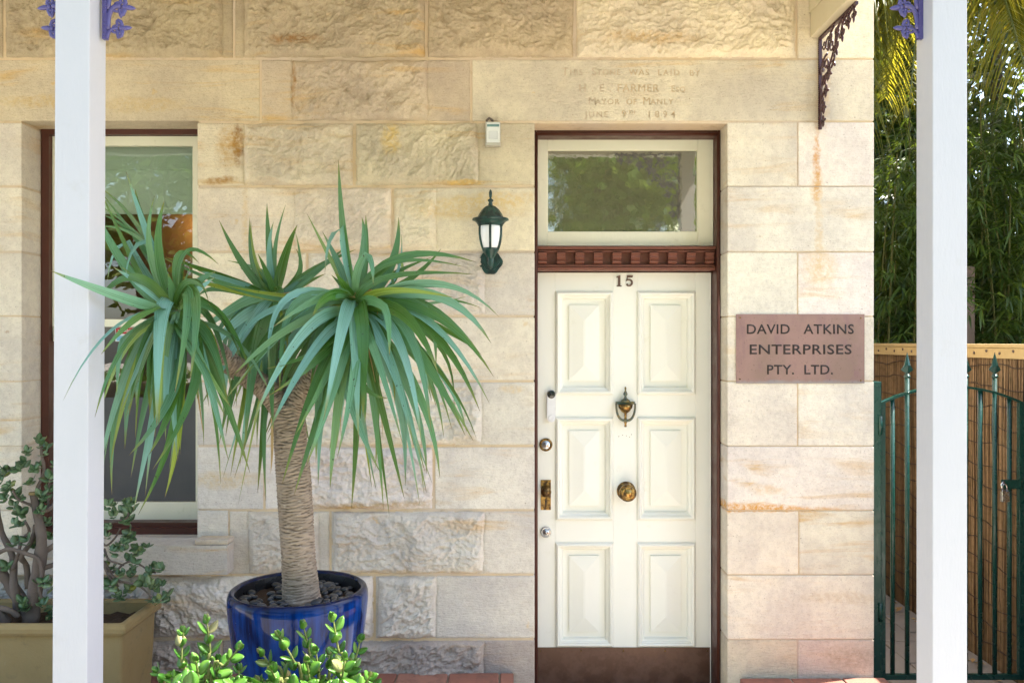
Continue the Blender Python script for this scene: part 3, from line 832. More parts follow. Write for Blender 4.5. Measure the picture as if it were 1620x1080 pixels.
# ---------------------------------------------------------------- door frame, transom light and door
yj = 0.13; yd = 0.25
JX0, JX1 = OX0+0.012, OX1-0.012
df = empty('door_frame', (0,0,0), house); df['label'] = 'oxide brown door frame'
for xa, xb in ((OX0-0.06, JX0), (JX1, OX1+0.06)):
    bbox('jamb', xa, xb, yj, yd+0.10, 0.0, OZ1+0.02, M['brown'], df, 0.004)
for s_, xj in ((1, JX0), (-1, JX1)):
    MB().tube([(xj - s_*0.002, yj-0.002, 0.01), (xj - s_*0.002, yj-0.002, OZ1-0.006)], 0.008, 10).build('bead', M['brown'], df)
bbox('head', JX0+0.001, JX1-0.001, yj+0.001, yd+0.09, PZ(215,yj), OZ1+0.03, M['brown'], df, 0.003)
MB().tube([(JX0, yj-0.002, OZ1-0.012), (JX1, yj-0.002, OZ1-0.012)], 0.008, 10).build('bead', M['brown'], df)
# transom bar with dentils
tb = empty('transom_bar', (0,0,0), house); tb['label'] = 'red brown moulded transom bar with a row of dentil blocks'
zb0, zb1 = PZ(428, 0.17), PZ(388, 0.17)
ybar = 0.165
bbox('bar', JX0+0.001, JX1-0.001, ybar+0.040, yd+0.08, zb0+0.002, zb1-0.001, M['dentil'], tb, 0.002)
bbox('upper_moulding', JX0+0.002, JX1-0.002, ybar-0.012, ybar+0.042, zb1-0.020, zb1-0.006, M['dentil'], tb, 0.005, 3)
bbox('upper_moulding', JX0+0.002, JX1-0.002, ybar+0.004, ybar+0.042, zb1-0.032, zb1-0.0215, M['dentil'], tb, 0.004, 3)
bbox('lower_moulding', JX0+0.002, JX1-0.002, ybar-0.002, ybar+0.042, zb0+0.002, zb0+0.016, M['dentil'], tb, 0.005, 3)
bbox('lower_moulding', JX0+0.002, JX1-0.002, ybar+0.008, ybar+0.042, zb0+0.0175, zb0+0.028, M['dentil'], tb, 0.003, 3)
nd = 10
dz0, dz1 = zb0+0.032, zb1-0.036
dprof = MB()
zz = [0, 0.006, 0.012, 0.020, 0.030, 0.040, 0.048, dz1-dz0]
yy = [0.010, 0.000, -0.002, 0.006, -0.004, -0.002, -0.010, -0.010]
hw_ = 0.0205
dvs = []
for z_, y_ in zip(zz, yy): dvs += [(-hw_, ybar+y_, dz0+z_), (hw_, ybar+y_, dz0+z_), (hw_, ybar+0.042, dz0+z_), (-hw_, ybar+0.042, dz0+z_)]
dfs = [(3,2,1,0), tuple(range(len(dvs)-4, len(dvs)))]
for i in range(len(zz)-1):
    for k in range(4): dfs.append((i*4+k, i*4+(k+1)%4, (i+1)*4+(k+1)%4, (i+1)*4+k))
dm = dprof.add(dvs, dfs).mesh('dentil')
for i in range(nd):
    o = link('dentil', dm, M['dentil'], tb); o.location.x = JX0 + 0.03 + (JX1-JX0-0.06)*i/(nd-1)
# transom light
tl = empty('transom_light', (0,0,0), house); tl['label'] = 'cream framed fixed glass light above the door'
y_t = 0.21
bx = lambda n, a, b, c, d, y0, y1, m, par, bv=0.003: bbox(n, PX(a,y0), PX(b,y0), y0, y1, PZ(d,y0), PZ(c,y0), m, par, bv)
tx0, tx1, tz0, tz1 = JX0+0.002, JX1-0.002, zb1+0.002, PZ(212,y_t)
gx0, gx1, gz0, gz1 = PX(866,y_t), PX(1104,y_t), PZ(367,y_t), PZ(237,y_t)
bbox('stile', tx0, gx0, y_t, y_t+0.035, tz0, tz1, M['sash'], tl); bbox('stile', gx1, tx1, y_t, y_t+0.035, tz0, tz1, M['sash'], tl)
bbox('rail', gx0+0.0005, gx1-0.0005, y_t+0.001, y_t+0.035, tz0, gz0, M['sash'], tl); bbox('rail', gx0+0.0005, gx1-0.0005, y_t+0.001, y_t+0.035, gz1, tz1, M['sash'], tl)
mb = MB(); frame(mb, gx0-0.002, gx1+0.002, gz0-0.002, gz1+0.002, 0.005, y_t+0.006, y_t+0.018); mb.build('glazing_bead', M['sash'], tl)
MB().box(gx0+0.001, gx1-0.001, y_t+0.014, y_t+0.019, gz0+0.001, gz1-0.001).build('pane', M['obscure'], tl)

door = empty('door', (0,0,0), house); door['label'] = 'cream six-panel front door with brass fittings and number 15'
DX0, DX1, DZ0, DZ1 = JX0+0.003, JX1-0.003, 0.03, zb0-0.003
cols = [(879,970), (1008,1100)]; rws = [(461,624), (660,822), (858,1022)]
c = [(PX(a,yd), PX(b,yd)) for a, b in cols]; r_ = [(PZ(b,yd), PZ(a,yd)) for a, b in rws]
T = 0.045
for xa, xb in ((DX0, c[0][0]), (c[0][1], c[1][0]), (c[1][1], DX1)):
    bbox('stile', xa, xb, yd, yd+T, DZ0, DZ1, M['cream'], door, 0.0012, 1)
zr = [DZ0] + [z for q in r_[::-1] for z in q] + [DZ1]
for i in range(0, 8, 2):
    for xa, xb in c:
        bbox('rail', xa+0.0003, xb-0.0003, yd+0.0004, yd+T, zr[i], zr[i+1], M['cream'], door, 0.001, 1)
def panel_moulding(x0, x1, z0, z1):
    """mitred bolection moulding swept round the panel opening"""
    prof = [(0.0,0.010),(0.0,-0.006),(0.004,-0.013),(0.010,-0.017),(0.017,-0.014),(0.021,-0.004),(0.0235,-0.003),(0.024,0.003),(0.031,0.005),(0.036,0.012),(0.037,0.026)]
    vs = []; fs = []
    k = len(prof)
    for cx_, cz_, sx_, sz_ in ((x0,z0,1,1),(x1,z0,-1,1),(x1,z1,-1,-1),(x0,z1,1,-1)):
        for o_, y_ in prof: vs.append((cx_+sx_*o_, yd+y_, cz_+sz_*o_))
    for s_ in range(4):
        t_ = (s_+1) % 4
        for i in range(k-1): fs.append((s_*k+i, t_*k+i, t_*k+i+1, s_*k+i+1))
    MB().add(vs, fs).build('panel_moulding', M['cream'], door)
    yb_ = yd+0.025
    a = 0.037
    pb = MB().box(x0+a-0.004, x1-a+0.004, yb_, yb_+0.018, z0+a-0.004, z1-a+0.004)
    f_ = a + 0.030
    xa, xb, za, zb_ = x0+f_, x1-f_, z0+f_, z1-f_
    hx = (xb-xa)/2; k2 = 0.98
    yo, yi = yb_-0.013, yb_-0.026
    ins = hx*0.93
    pv = [(xa,yb_+0.001,za),(xb,yb_+0.001,za),(xb,yb_+0.001,zb_),(xa,yb_+0.001,zb_),(xa,yo,za),(xb,yo,za),(xb,yo,zb_),(xa,yo,zb_),
          (xa+ins,yi,za+ins*1.05),(xb-ins,yi,za+ins*1.05),(xb-ins,yi,zb_-ins*1.05),(xa+ins,yi,zb_-ins*1.05)]
    pf = [(0,1,5,4),(1,2,6,5),(2,3,7,6),(3,0,4,7),(4,5,9,8),(5,6,10,9),(6,7,11,10),(7,4,8,11),(8,9,10,11)]
    pb.add(pv, pf)
    pb.build('panel', M['cream'], door)
for x0, x1 in c:
    for z0, z1 in r_: panel_moulding(x0, x1, z0, z1)
# kick plate with screws
kz = PZ(1023,yd)
bbox('kick_plate', PX(849.5,yd), PX(1123,yd), yd-0.003, yd-0.0005, DZ0+0.004, kz, M['kick'], door, 0.001)
smesh = MB().lathe([(0.0001,0.0035),(0.004,0.003),(0.0045,0.0)], n=10, axis='y').mesh('screw')
for px in (855, 919, 986, 1052, 1119):
    o = link('screw', smesh, M['brassdark'], door); o.location = (PX(px,yd), yd-0.003, kz-0.016)
# numerals 1 5 (bold serif)
def poly_part(name, polys, cx, cz, s, y0, y1, m, par):
    mb = MB()
    for pl in polys: mb.prism([(cx+x*s, cz+z*s) for x, z in pl], y0, y1)
    return mb.build(name, m, par)
one = [[(-.17,-.5),(.27,-.5),(.27,-.42),(.16,-.39),(.16,.5),(.07,.5),(-.2,.38),(-.2,.30),(-.06,.31),(-.06,-.39),(-.17,-.42)]]
num_s = 17.5*(yd+3.9)/FPX
poly_part('numeral', one, PX(978.5,yd), PZ(444.5,yd), num_s, yd-0.006, yd-0.0002, M['numeral'], door)
def arcband(cx, cz, ro, wi, a0, a1, n, sx=1.0):
    out = []; 
    for i in range(n+1):
        t = a0+(a1-a0)*i/n; out.append((cx+sx*ro*math.cos(t), cz+ro*math.sin(t)))
    for i in range(n, -1, -1):
        t = a0+(a1-a0)*i/n; w = wi*(0.45+0.55*math.sin(math.pi*i/n)**0.7); out.append((cx+sx*(ro-w)*math.cos(t), cz+(ro-w)*math.sin(t)))
    return out
five = [[(-.25,.06),(-.17,.06),(-.13,.34),(-.20,.5)], [(-.22,.5),(-.15,.31),(.28,.31),(.33,.5)][::-1], arcband(-.02,-.155,.345,.17,R(150),R(-150),18,1.0), [(-.30,-.28),(-.18,-.22),(-.12,-.30),(-.2,-.40),(-.30,-.36)]]
mb5 = MB()
for k, pl in enumerate(five): mb5.prism([(PX(995.5,yd)+x*num_s, PZ(444.5,yd)+z*num_s) for x, z in pl], yd-0.006-0.0004*k, yd-0.0002)
mb5.build('numeral', M['numeral'], door)
# doorbell
bxp = PX(872,yd); zt, zbm = PZ(616.5,yd), PZ(667,yd)
def pill(cx, z0, z1, r, n=16):
    return [(cx+r*math.cos(R(a)), z1-r+r*math.sin(R(a))) for a in np.linspace(0,180,n)] + [(cx+r*math.cos(R(a)), z0+r+r*math.sin(R(a))) for a in np.linspace(180,360,n)]
rb = 0.0205
bell = MB(); bell.prism(pill(bxp, zbm, zt, rb), yd-0.022, yd-0.0005); bo = bell.build('doorbell', M['bellwhite'], door)
lens = MB().lathe([(rb*0.97,0.0),(rb*0.97,0.002),(rb*0.9,0.003),(0.0001,0.003)], (bxp, yd-0.022, zt-rb), 28, 'y'); lens.lathe([(0.006,0.003),(0.006,0.004),(0.0001,0.004)], (bxp, yd-0.022, zt-rb), 16, 'y'); lens.build('doorbell_camera', M['bell_lens'], door)
MB().lathe([(rb*0.72,0.0),(rb*0.70,0.0022),(rb*0.55,0.0016),(0.0001,0.0012)], (bxp, yd-0.022, zbm+rb), 28, 'y').build('doorbell_button', M['bellwhite'], door)
# cylinder locks
def cyl_lock(px, py, r, rim):
    cx, cz = PX(px,yd), PZ(py,yd)
    if rim: MB().lathe([(r,0.0),(r,0.004),(r*0.93,0.010),(r*0.72,0.012),(r*0.68,0.006)], (cx,yd-0.0005,cz), 28, 'y').build('lock_ring', rim, door)
    q = r*0.66
    MB().lathe([(q,0.0),(q,0.011),(q*0.9,0.013),(q*0.55,0.011),(q*0.52,0.013),(0.0001,0.014)], (cx,yd-0.0005,cz), 24, 'y').build('lock_cylinder', M['chrome'], door)
    MB().box(cx-0.0016, cx+0.0016, yd-0.0155, yd-0.013, cz-0.007, cz+0.003).build('keyhole', M['black'], door)
cyl_lock(863.5, 703, 0.032, M['brassdark'])
cyl_lock(863.5, 841, 0.027, M['chrome'])
# lock plate with small knob and keyhole
cx = PX(863.5,yd)
bbox('lock_plate', PX(855.5,yd), PX(871.5,yd), yd-0.004, yd-0.0005, PZ(806,yd), PZ(758.5,yd), M['brassdark'], door, 0.0012)
MB().lathe([(0.011,0.0),(0.010,0.012),(0.012,0.018),(0.022,0.024),(0.025,0.034),(0.022,0.043),(0.010,0.049),(0.0001,0.050)], (cx,yd-0.004,PZ(776,yd)), 24, 'y').build('small_knob', M['brassdark'], door)
mbk = MB().lathe([(0.0045,0.0),(0.0045,0.0008),(0.0001,0.0008)], (cx,yd-0.004,PZ(792,yd)), 14, 'y'); mbk.box(cx-0.0022,cx+0.0022,yd-0.0048,yd-0.004,PZ(797.5,yd),PZ(793,yd)); mbk.build('keyhole', M['black'], door)
for px, py in ((858.5,763),(868.5,763),(858.5,802),(868.5,802)):
    o = link('screw', smesh, M['brassdark'], door); o.location = (PX(px,yd), yd-0.004, PZ(py,yd)); o.scale = (0.6,0.6,0.6)
# centre knob
MB().lathe([(0.046,0.0),(0.045,0.006),(0.036,0.010),(0.018,0.013),(0.015,0.030),(0.020,0.038),(0.036,0.046),(0.042,0.056),(0.041,0.066),(0.034,0.074),(0.026,0.077),(0.023,0.075),(0.018,0.080),(0.0001,0.084)], (PX(990.5,yd),yd-0.0005,PZ(776,yd)), 36, 'y').build('centre_knob', M['brass'], door)
# urn knocker
kx = PX(988.5,yd); kp = lambda py: PZ(py,yd)
mb = MB()
mb.lathe([(0.0001,kp(611)),(0.004,kp(612)),(0.0045,kp(614)),(0.003,kp(617)),(0.009,kp(621)),(0.011,kp(623)),(0.005,kp(626)),(0.007,kp(629)),(0.020,kp(632)),(0.026,kp(635))][::-1], (kx,yd-0.022,0), 20)
mb.box(kx-0.046, kx+0.046, yd-0.026, yd-0.004, kp(638.5), kp(634.5))
mb.build('knocker_cap', M['verdigris'], door)
MB().lathe([(0.0001,kp(674.5)),(0.006,kp(674)),(0.005,kp(670)),(0.009,kp(665)),(0.006,kp(660)),(0.006,kp(653)),(0.020,kp(650)),(0.033,kp(644)),(0.036,kp(639))], (kx,yd-0.024,0), 24).build('knocker_urn', M['brass'], door)
hand = []
for i in range(17):
    t = -1 + 2*i/16
    hand.append((kx + 0.046*math.sin(t*math.pi/2*1.0)*(1.0 if abs(t)<1 else 1), yd-0.030-0.006*math.cos(t*1.5), kp(664) + (kp(637)-kp(664))*abs(t)**2.4))
MB().tube(hand, [0.0045+0.003*(1-abs(-1+2*i/16)) for i in range(17)], 10).build('knocker_handle', M['verdigris'], door)
# pale patch of old screw holes under the knocker
for px, py in ((979,690),(985,688),(991,689),(996,691),(999,687)):
    o = link('screw_hole', smesh, M['brassdark'], door); o.location = (PX(px,yd), yd+0.0005, PZ(py,yd)); o.scale = (0.45,0.45,0.45)

# threshold step
bbox('door_step', OX0-0.01, OX1+0.01, 0.02, yd+0.06, 0.0, 0.026, M['floor'], house, 0.006)
# ================================================================ verandah: roof, beams, posts, iron lace
vr = empty('verandah_roof', (0,0,0)); tag(vr, 'verandah roof with cream beam meeting the wall at upper right', 'roof')
YB0, YB1 = -1.66, -1.56
bmz = PZ(60)
bbox('end_beam', PX(1281.5), PX(1281.5)+0.045, -1.55, -0.002, bmz, bmz+0.30, M['beam'], vr, 0.004)
bbox('end_beam_batten', PX(1281.5)-0.006, PX(1281.5)-0.0005, -1.55, -0.002, bmz+0.11, bmz+0.30, M['beam'], vr, 0.002)
bbox('front_beam', -4.4, 1.42, -1.61, -1.54, 2.985, 3.13, M['white'], vr, 0.004)
for k in range(10):
    xx = -4.2 + k*0.6
    if xx < 1.3: MB().add([(xx,-1.75,3.135),(xx+0.045,-1.75,3.135),(xx+0.045,-0.004,3.56),(xx,-0.004,3.56),(xx,-1.75,3.22),(xx+0.045,-1.75,3.22),(xx+0.045,-0.004,3.645),(xx,-0.004,3.645)], [(3,2,1,0),(4,5,6,7),(0,1,5,4),(1,2,6,5),(2,3,7,6),(3,0,4,7)]).build('rafter', M['beam'], vr)
cs = MB(); n = 180; vs = []; fs = []
for i in range(n+1):
    x = -4.5 + 6.05*i/n; dz = 0.009*math.sin(2*math.pi*x/0.076)
    vs += [(x,-1.86,3.225+dz),(x,-0.002,3.672+dz)]
for i in range(n): fs.append((2*i,2*i+2,2*i+3,2*i+1))
sh = cs.add(vs, fs, True).build('roof_sheet', M['roofsheet'], vr); sm = sh.modifiers.new('thickness','SOLIDIFY'); sm.thickness = 0.002
MB().add([(-4.4,-1.55,3.150),(1.36,-1.55,3.150),(1.36,-0.004,3.552),(-4.4,-0.004,3.552),(-4.4,-1.55,3.134),(1.36,-1.55,3.134),(1.36,-0.004,3.536),(-4.4,-0.004,3.536)], [(0,1,2,3),(7,6,5,4),(0,4,5,1),(1,5,6,2),(2,6,7,3),(3,7,4,0)]).build('ceiling_lining', M['ceiling'], vr)

def post(x0, lean, label):
    s = 0.095
    p = empty('verandah_post', (x0+s/2, -1.564+s/2, 0.0)); tag(p, label, 'post', 'white verandah posts')
    bbox('shaft', -s/2, s/2, -s/2, s/2, 0.12, 2.983, M['white'], p, 0.0035, 2)
    bbox('base_block', -s/2-0.015, s/2+0.015, -s/2-0.015, s/2+0.015, 0.0, 0.30, M['white'], p, 0.006, 2)
    p.rotation_euler.y = lean
    return p
post(PX(83.9-810+810, -1.564)-0.0055, R(0.24), 'white square verandah post in front of the window and jade planter')
post(1.1515, 0.0, 'white square verandah post in front of the green gate')

def spiral(c, r0, r1, a0, a1, n=14):
    return [Vector((c[0]+(r0+(r1-r0)*i/n)*math.cos(R(a0+(a1-a0)*i/n)), 0, c[1]+(r0+(r1-r0)*i/n)*math.sin(R(a0+(a1-a0)*i/n)))) for i in range(n+1)]
def fleur(mb, x, z, ang, s):
    """three-lobed leaf tip"""
    d = Vector((math.cos(ang), 0, math.sin(ang))); q = Vector((-d.z, 0, d.x)); b = Vector((x, 0, z))
    mb.tube([b, b+d*s*0.5, b+d*s*0.85, b+d*s*1.05], [s*0.13, s*0.22, s*0.15, s*0.02], 8, sy=0.7)
    for k in (-1, 1):
        mb.tube([b, b+d*s*0.25+q*k*s*0.28, b+d*s*0.12+q*k*s*0.58, b-d*s*0.08+q*k*s*0.72, b-d*s*0.20+q*k*s*0.64], [s*0.12, s*0.15, s*0.17, s*0.13, s*0.03], 8, sy=0.7)
    mb.sphere(b + d*s*0.1, s*0.17, 8, 5)
def lace_meshes():
    """corner bracket of cast iron lace: local x out from the post, z up from its foot; 0.44 high, 0.44 long"""
    H = 0.44
    strip = MB()
    strip.box(0.0, 0.0125, -0.007, 0.007, 0.0, H); strip.box(0.0125, H, -0.007, 0.007, H-0.0125, H)
    for k in range(42):
        z = 0.008 + k*0.0101
        strip.sphere((0.0035, -0.0075, z), 0.0026, 6, 4); strip.sphere((0.0092, -0.0075, z), 0.0026, 6, 4)
        strip.sphere((0.014+z*0.95, -0.0075, H-0.006), 0.0026, 6, 4)
    sc = MB()
    rr_ = 0.0052
    # lower scroll and its mirror along the arm, as seen under the beam
    def both(fn):
        for m in (0, 1):
            t = MB(); fn(t)
            if m: t.v = [(H - z, y, H - x) for x, y, z in t.v]
            sc.add(t.v, t.f, True)
    def lower(t):
        t.tube(bez(Vector((0.010,0,0.004)), Vector((0.014,0,0.034)), Vector((0.042,0,0.031)), 8), [0.007,0.0065,0.006,0.0055,0.005,0.005,0.005,0.005,0.005], 8, sy=0.8)
        fleur(t, 0.046, 0.031, R(4), 0.034); fleur(t, 0.040, 0.036, R(98), 0.020); fleur(t, 0.040, 0.026, R(-85), 0.024)
        t.tube(bez(Vector((0.014,0,0.028)), Vector((0.010,0,0.100)), Vector((0.050,0,0.094)), 10), [0.0075]*11, 8, sy=0.8)
        fleur(t, 0.054, 0.092, R(-8), 0.036); fleur(t, 0.046, 0.086, R(-80), 0.026); fleur(t, 0.048, 0.099, R(85), 0.022)
        t.tube(bez(Vector((0.014,0,0.085)), Vector((0.016,0,0.170)), Vector((0.075,0,0.165)), 10), [0.0075]*11, 8, sy=0.8)
        fleur(t, 0.080, 0.165, R(-12), 0.040); fleur(t, 0.070, 0.157, R(-88), 0.026); fleur(t, 0.074, 0.173, R(80), 0.024)
        t.tube(bez(Vector((0.014,0,0.150)), Vector((0.030,0,0.250)), Vector((0.112,0,0.238)), 10), [0.0075]*11, 8, sy=0.8)
        fleur(t, 0.118, 0.236, R(-22), 0.042); fleur(t, 0.104, 0.228, R(-95), 0.028)
        t.tube(spiral((0.045,0.225), 0.024, 0.006, -90, 330), 0.0055, 7, sy=0.8)
        t.tube(spiral((0.034,0.132), 0.017, 0.005, -90, 300), 0.005, 7, sy=0.8)
        t.tube(spiral((0.085,0.285), 0.030, 0.008, -60, 330), 0.0058, 7, sy=0.8)
        t.tube(bez(Vector((0.014,0,0.260)), Vector((0.030,0,0.330)), Vector((0.100,0,0.330)), 8), 0.0062, 7, sy=0.8)
        t.tube(spiral((0.040,0.300), 0.022, 0.006, 90, -300), 0.0054, 7, sy=0.8)
    both(lower)
    sc.tube(bez(Vector((0.060,0,0.200)), Vector((0.150,0,0.290)), Vector((0.240,0,0.380)), 8), 0.006, 8, sy=0.8)
    fleur(sc, 0.165, 0.275, R(-45), 0.046)
    sc.tube(spiral((0.110,0.370), 0.040, 0.010, 0, 400), 0.0048, 7, sy=0.8)
    sc.tube(spiral((0.062,0.385), 0.024, 0.006, 180, 560), 0.0044, 7, sy=0.8)
    return strip.mesh('strip'), sc.mesh('scrollwork')
ST, SW = lace_meshes()
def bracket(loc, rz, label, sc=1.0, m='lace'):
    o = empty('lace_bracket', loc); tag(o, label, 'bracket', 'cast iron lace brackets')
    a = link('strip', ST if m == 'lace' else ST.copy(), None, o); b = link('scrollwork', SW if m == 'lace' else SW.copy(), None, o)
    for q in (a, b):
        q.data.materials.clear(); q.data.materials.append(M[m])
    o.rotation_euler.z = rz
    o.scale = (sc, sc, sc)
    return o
zb_ = PZ(62, -1.51)
bracket((-1.152+0.0045, -1.505, zb_), 0.0, 'skylit violet cast iron lace bracket on the right side of the left white post')
bracket((-1.247+0.006, -1.505, zb_), R(180), 'skylit violet cast iron lace bracket on the outer left side of the left white post')
bracket((1.151, -1.505, zb_), R(180), 'skylit violet cast iron lace bracket on the left side of the right white post')
wl = bracket((PX(1296.5), -0.002, bmz-0.421), R(-90), 'shade-darkened plum cast iron lace bracket under the beam against the stone wall', sc=0.955, m='lace_shaded')
wb = MB()
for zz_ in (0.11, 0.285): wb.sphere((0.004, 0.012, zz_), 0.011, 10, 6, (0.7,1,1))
wb.build('fixing_bolt', M['lace_shaded'], wl)

# ================================================================ things on the wall
# green wall lantern
LX = PX(776,-0.12); Ly = -0.125
lan = empty('wall_lantern', (PX(776), 0, PZ(413))); tag(lan, 'dark green wall lantern with white opal panes beside the door', 'lantern')
lz = lambda py: PZ(py, Ly) - lan.location.z
lx = PX(776, Ly) - lan.location.x
w = (Ly+3.9)/FPX
def mbl(): return MB()
fl8 = lambda i, an: 1 + 0.045*math.cos(10*an)
MB().lathe([(0.0001,lz(299.5)),(1.5*w,lz(301)),(2.6*w,lz(305)),(2.2*w,lz(311)),(1.4*w,lz(314)),(4.5*w,lz(316.5)),(4.5*w,lz(318)),(2.5*w,lz(320)),(3.5*w,lz(323)),(3.4*w,lz(325.5))], (lx,Ly,0), 20).build('finial', M['lantern'], lan)
MB().lathe([(3.4*w,lz(325)),(8*w,lz(327)),(13*w,lz(331.5)),(17*w,lz(338)),(19.5*w,lz(343)),(22*w,lz(345.5))], (lx,Ly,0), 40, flute=fl8).build('cap', M['lantern'], lan)
MB().lathe([(22*w,lz(345)),(28.5*w,lz(346)),(29*w,lz(348.2)),(25*w,lz(350)),(22*w,lz(353)),(20*w,lz(356)),(17*w,lz(356.5))], (lx,Ly,0), 40).build('brim', M['lantern'], lan)
gprof = [(18.2*w,lz(355.5)),(18.8*w,lz(362)),(18.6*w,lz(371)),(17.3*w,lz(380)),(15.2*w,lz(388)),(12.6*w,lz(394.5))]
MB().lathe(gprof, (lx,Ly,0), 32).build('opal_pane', M['opal'], lan)
ribs = MB()
for k in range(6):
    an = R(60*k - 90)
    ribs.tube([(lx+(r+0.6*w)*math.cos(an), Ly+(r+0.6*w)*math.sin(an), z) for r, z in gprof], 1.9*w, 8)
ribs.lathe([(18.6*w,lz(354.5)),(20*w,lz(355)),(20*w,lz(357)),(18.9*w,lz(358))], (lx,Ly,0), 32)
ribs.build('cage', M['lantern'], lan)
MB().lathe([(13.2*w,lz(391.5)),(13.6*w,lz(394)),(12.6*w,lz(397)),(9*w,lz(402)),(6*w,lz(407)),(5*w,lz(411)),(5.8*w,lz(413)),(4.8*w,lz(416)),(5*w,lz(420)),(3*w,lz(424)),(0.0001,lz(426))], (lx,Ly,0), 28).build('cup', M['lantern'], lan)
MB().tube([(lx,Ly,lz(415)),(lx*0.6,Ly*0.75,lz(417)),(0.0,-0.02,0.0)], [5*w,4.6*w,7*w], 12).build('arm', M['lantern'], lan)
# shield-shaped back plate
pl = []
for i in range(36):
    a = 2*math.pi*i/36
    r = 1.0 + 0.05*math.cos(6*a)
    zz_ = math.sin(a)
    pl.append((19.5*w*r*math.cos(a)*(1.0 if zz_ > -0.3 else (1 - 0.35*(-0.3-zz_))), -0.004 + (17*w if zz_ > 0 else 21*w)*zz_*r))
mb = MB().prism(pl[::-1], -0.012, -0.0005); mb.prism([(x*0.72, z*0.72) for x, z in pl][::-1], -0.022, -0.011); mb.build('back_plate', M['lantern'], lan)

# small weathered sensor box
sbx = empty('sensor_box', (PX(780), 0, PZ(215))); tag(sbx, 'small weathered grey and white sensor box above the lantern', 'sensor')
k = 3.82/FPX
bbox('housing', -12*k, 12*k, -0.045, -0.0005, -19*k, 19*k, paint('grey_plastic', (0.44,0.42,0.36), 0.5, 0.1, (0.16,0.13,0.09), 0.6, 0.2, 30), sbx, 0.005, 3)
bbox('face_plate', -10*k, 11*k, -0.052, -0.0452, -15*k, 17*k, paint('dirty_white_plastic', (0.66,0.68,0.66), 0.4, 0.06, (0.35,0.34,0.28), 0.4, 0.2, 40), sbx, 0.003, 3)
bbox('lens', -6.5*k, 8*k, -0.055, -0.0522, -9.5*k, 3*k, paint('translucent_lens', (0.58,0.60,0.60), 0.2, 0.03), sbx, 0.002, 2)
bbox('nameplate', -9.2*k, 10.2*k, -0.0535, -0.0522, 10*k, 14*k, paint('teal_nameplate', (0.12,0.22,0.22), 0.4, 0.3, (0.4,0.42,0.4), 0.5, 0.1, 90), sbx, 0.0005, 1)
MB().tube([(-9*k,-0.03,17*k),(-10*k,-0.03,22*k),(-6*k,-0.028,26*k),(-1*k,-0.026,23*k),(0,-0.024,17*k)], 2.0*k, 10).build('cable', M['oldtimber'], sbx)

# copper name plate
plq = empty('name_plaque', (PX(1265.5), 0, PZ(551.5))); tag(plq, 'engraved copper name plaque on the stone right of the door', 'plaque')
pw, ph = (1367-1164)/2*3.9/FPX, (606-497)/2*3.9/FPX
bbox('plate', -pw, pw, -0.006, -0.0025, -ph, ph, M['copper'], plq, 0.001, 1)
def letter_line(s, cx, cy, wpx, hpx):
    me = text_mesh(s, 1.0, 0.0, 0.012, 1.06)
    xs = [v.co.x for v in me.vertices]; zs = [v.co.z for v in me.vertices]
    wx, hz = max(xs)-min(xs), max(zs)-min(zs); mx, mz_ = (max(xs)+min(xs))/2, (max(zs)+min(zs))/2
    kx, kz_ = wpx*3.9/FPX/wx, hpx*3.9/FPX/hz
    for v in me.vertices: v.co = Vector(((v.co.x-mx)*kx, 0, (v.co.z-mz_)*kz_))
    # a sheet lifted a hair above the plate, with thickness
    bm = bmesh.new(); bm.from_mesh(me); r = bmesh.ops.extrude_face_region(bm, geom=bm.faces[:])
    for v in r['geom']:
        if isinstance(v, bmesh.types.BMVert): v.co.y -= 0.0008
    bmesh.ops.recalc_face_normals(bm, faces=bm.faces); bm.to_mesh(me); bm.free()
    o = link('lettering', me, M['ink'], plq); o.location = (PX(cx)-plq.location.x, -0.0058, PZ(cy)-plq.location.z)
letter_line('DAVID   ATKINS', 1265.5, 520.5, 169, 15.5)
letter_line('ENTERPRISES', 1266, 552.5, 161, 15.5)
letter_line('PTY.  LTD.', 1265, 584.5, 104, 15)
for px, py in ((1170.5,502.5),(1361,503),(1170,599.5),(1361,601.5)):
    o = link('screw', smesh, M['brassdark'] if py < 550 else M['chrome'], plq); o.location = (PX(px)-plq.location.x, -0.006, PZ(py)-plq.location.z); o.scale = (0.9,0.9,0.9)

# ================================================================ gate
GY = 0.25
gate = empty('garden_gate', (PX(1505,GY), GY, 0)); tag(gate, 'dark green arched iron gate with spear finials beside the house', 'gate')
gx = lambda px: PX(px,GY)-gate.location.x
def arch_z(px): 
    t = (px-1505)/114.0
    return PZ(611.5 + 27*t*t, GY)
fr = 0.0135
bbox('hinge_post', XR-gate.location.x+0.004, gx(1390.5), -0.03, 0.03, 0.0, PZ(603,GY), M['gate'], gate, 0.003)
bbox('frame_stile', gx(1391.5), gx(1399.5), -0.0125, 0.0125, 0.06, arch_z(1395), M['gate'], gate, 0.002)
bbox('frame_stile', gx(1610.5), gx(1618.5), -0.0125, 0.0125, 0.06, arch_z(1615), M['gate'], gate, 0.002)
pts = [(gx(px), 0, arch_z(px)) for px in np.linspace(1391,1619,25)]
av = []; af = []
for x, y, z in pts: av += [(x,-0.016,z-0.005),(x,0.016,z-0.005),(x,0.016,z+0.006),(x,-0.016,z+0.006)]
for i in range(24):
    for k_ in range(4): af.append((i*4+k_, i*4+(k_+1)%4, (i+1)*4+(k_+1)%4, (i+1)*4+k_))
af += [(3,2,1,0), (96,97,98,99)]
MB().add(av, af).build('arched_rail', M['gate'], gate)
bbox('bottom_rail', gx(1399.6), gx(1610.4), -0.012, 0.012, 0.06, 0.085, M['gate'], gate, 0.002)
barr = 3.6*(GY+3.9)/FPX
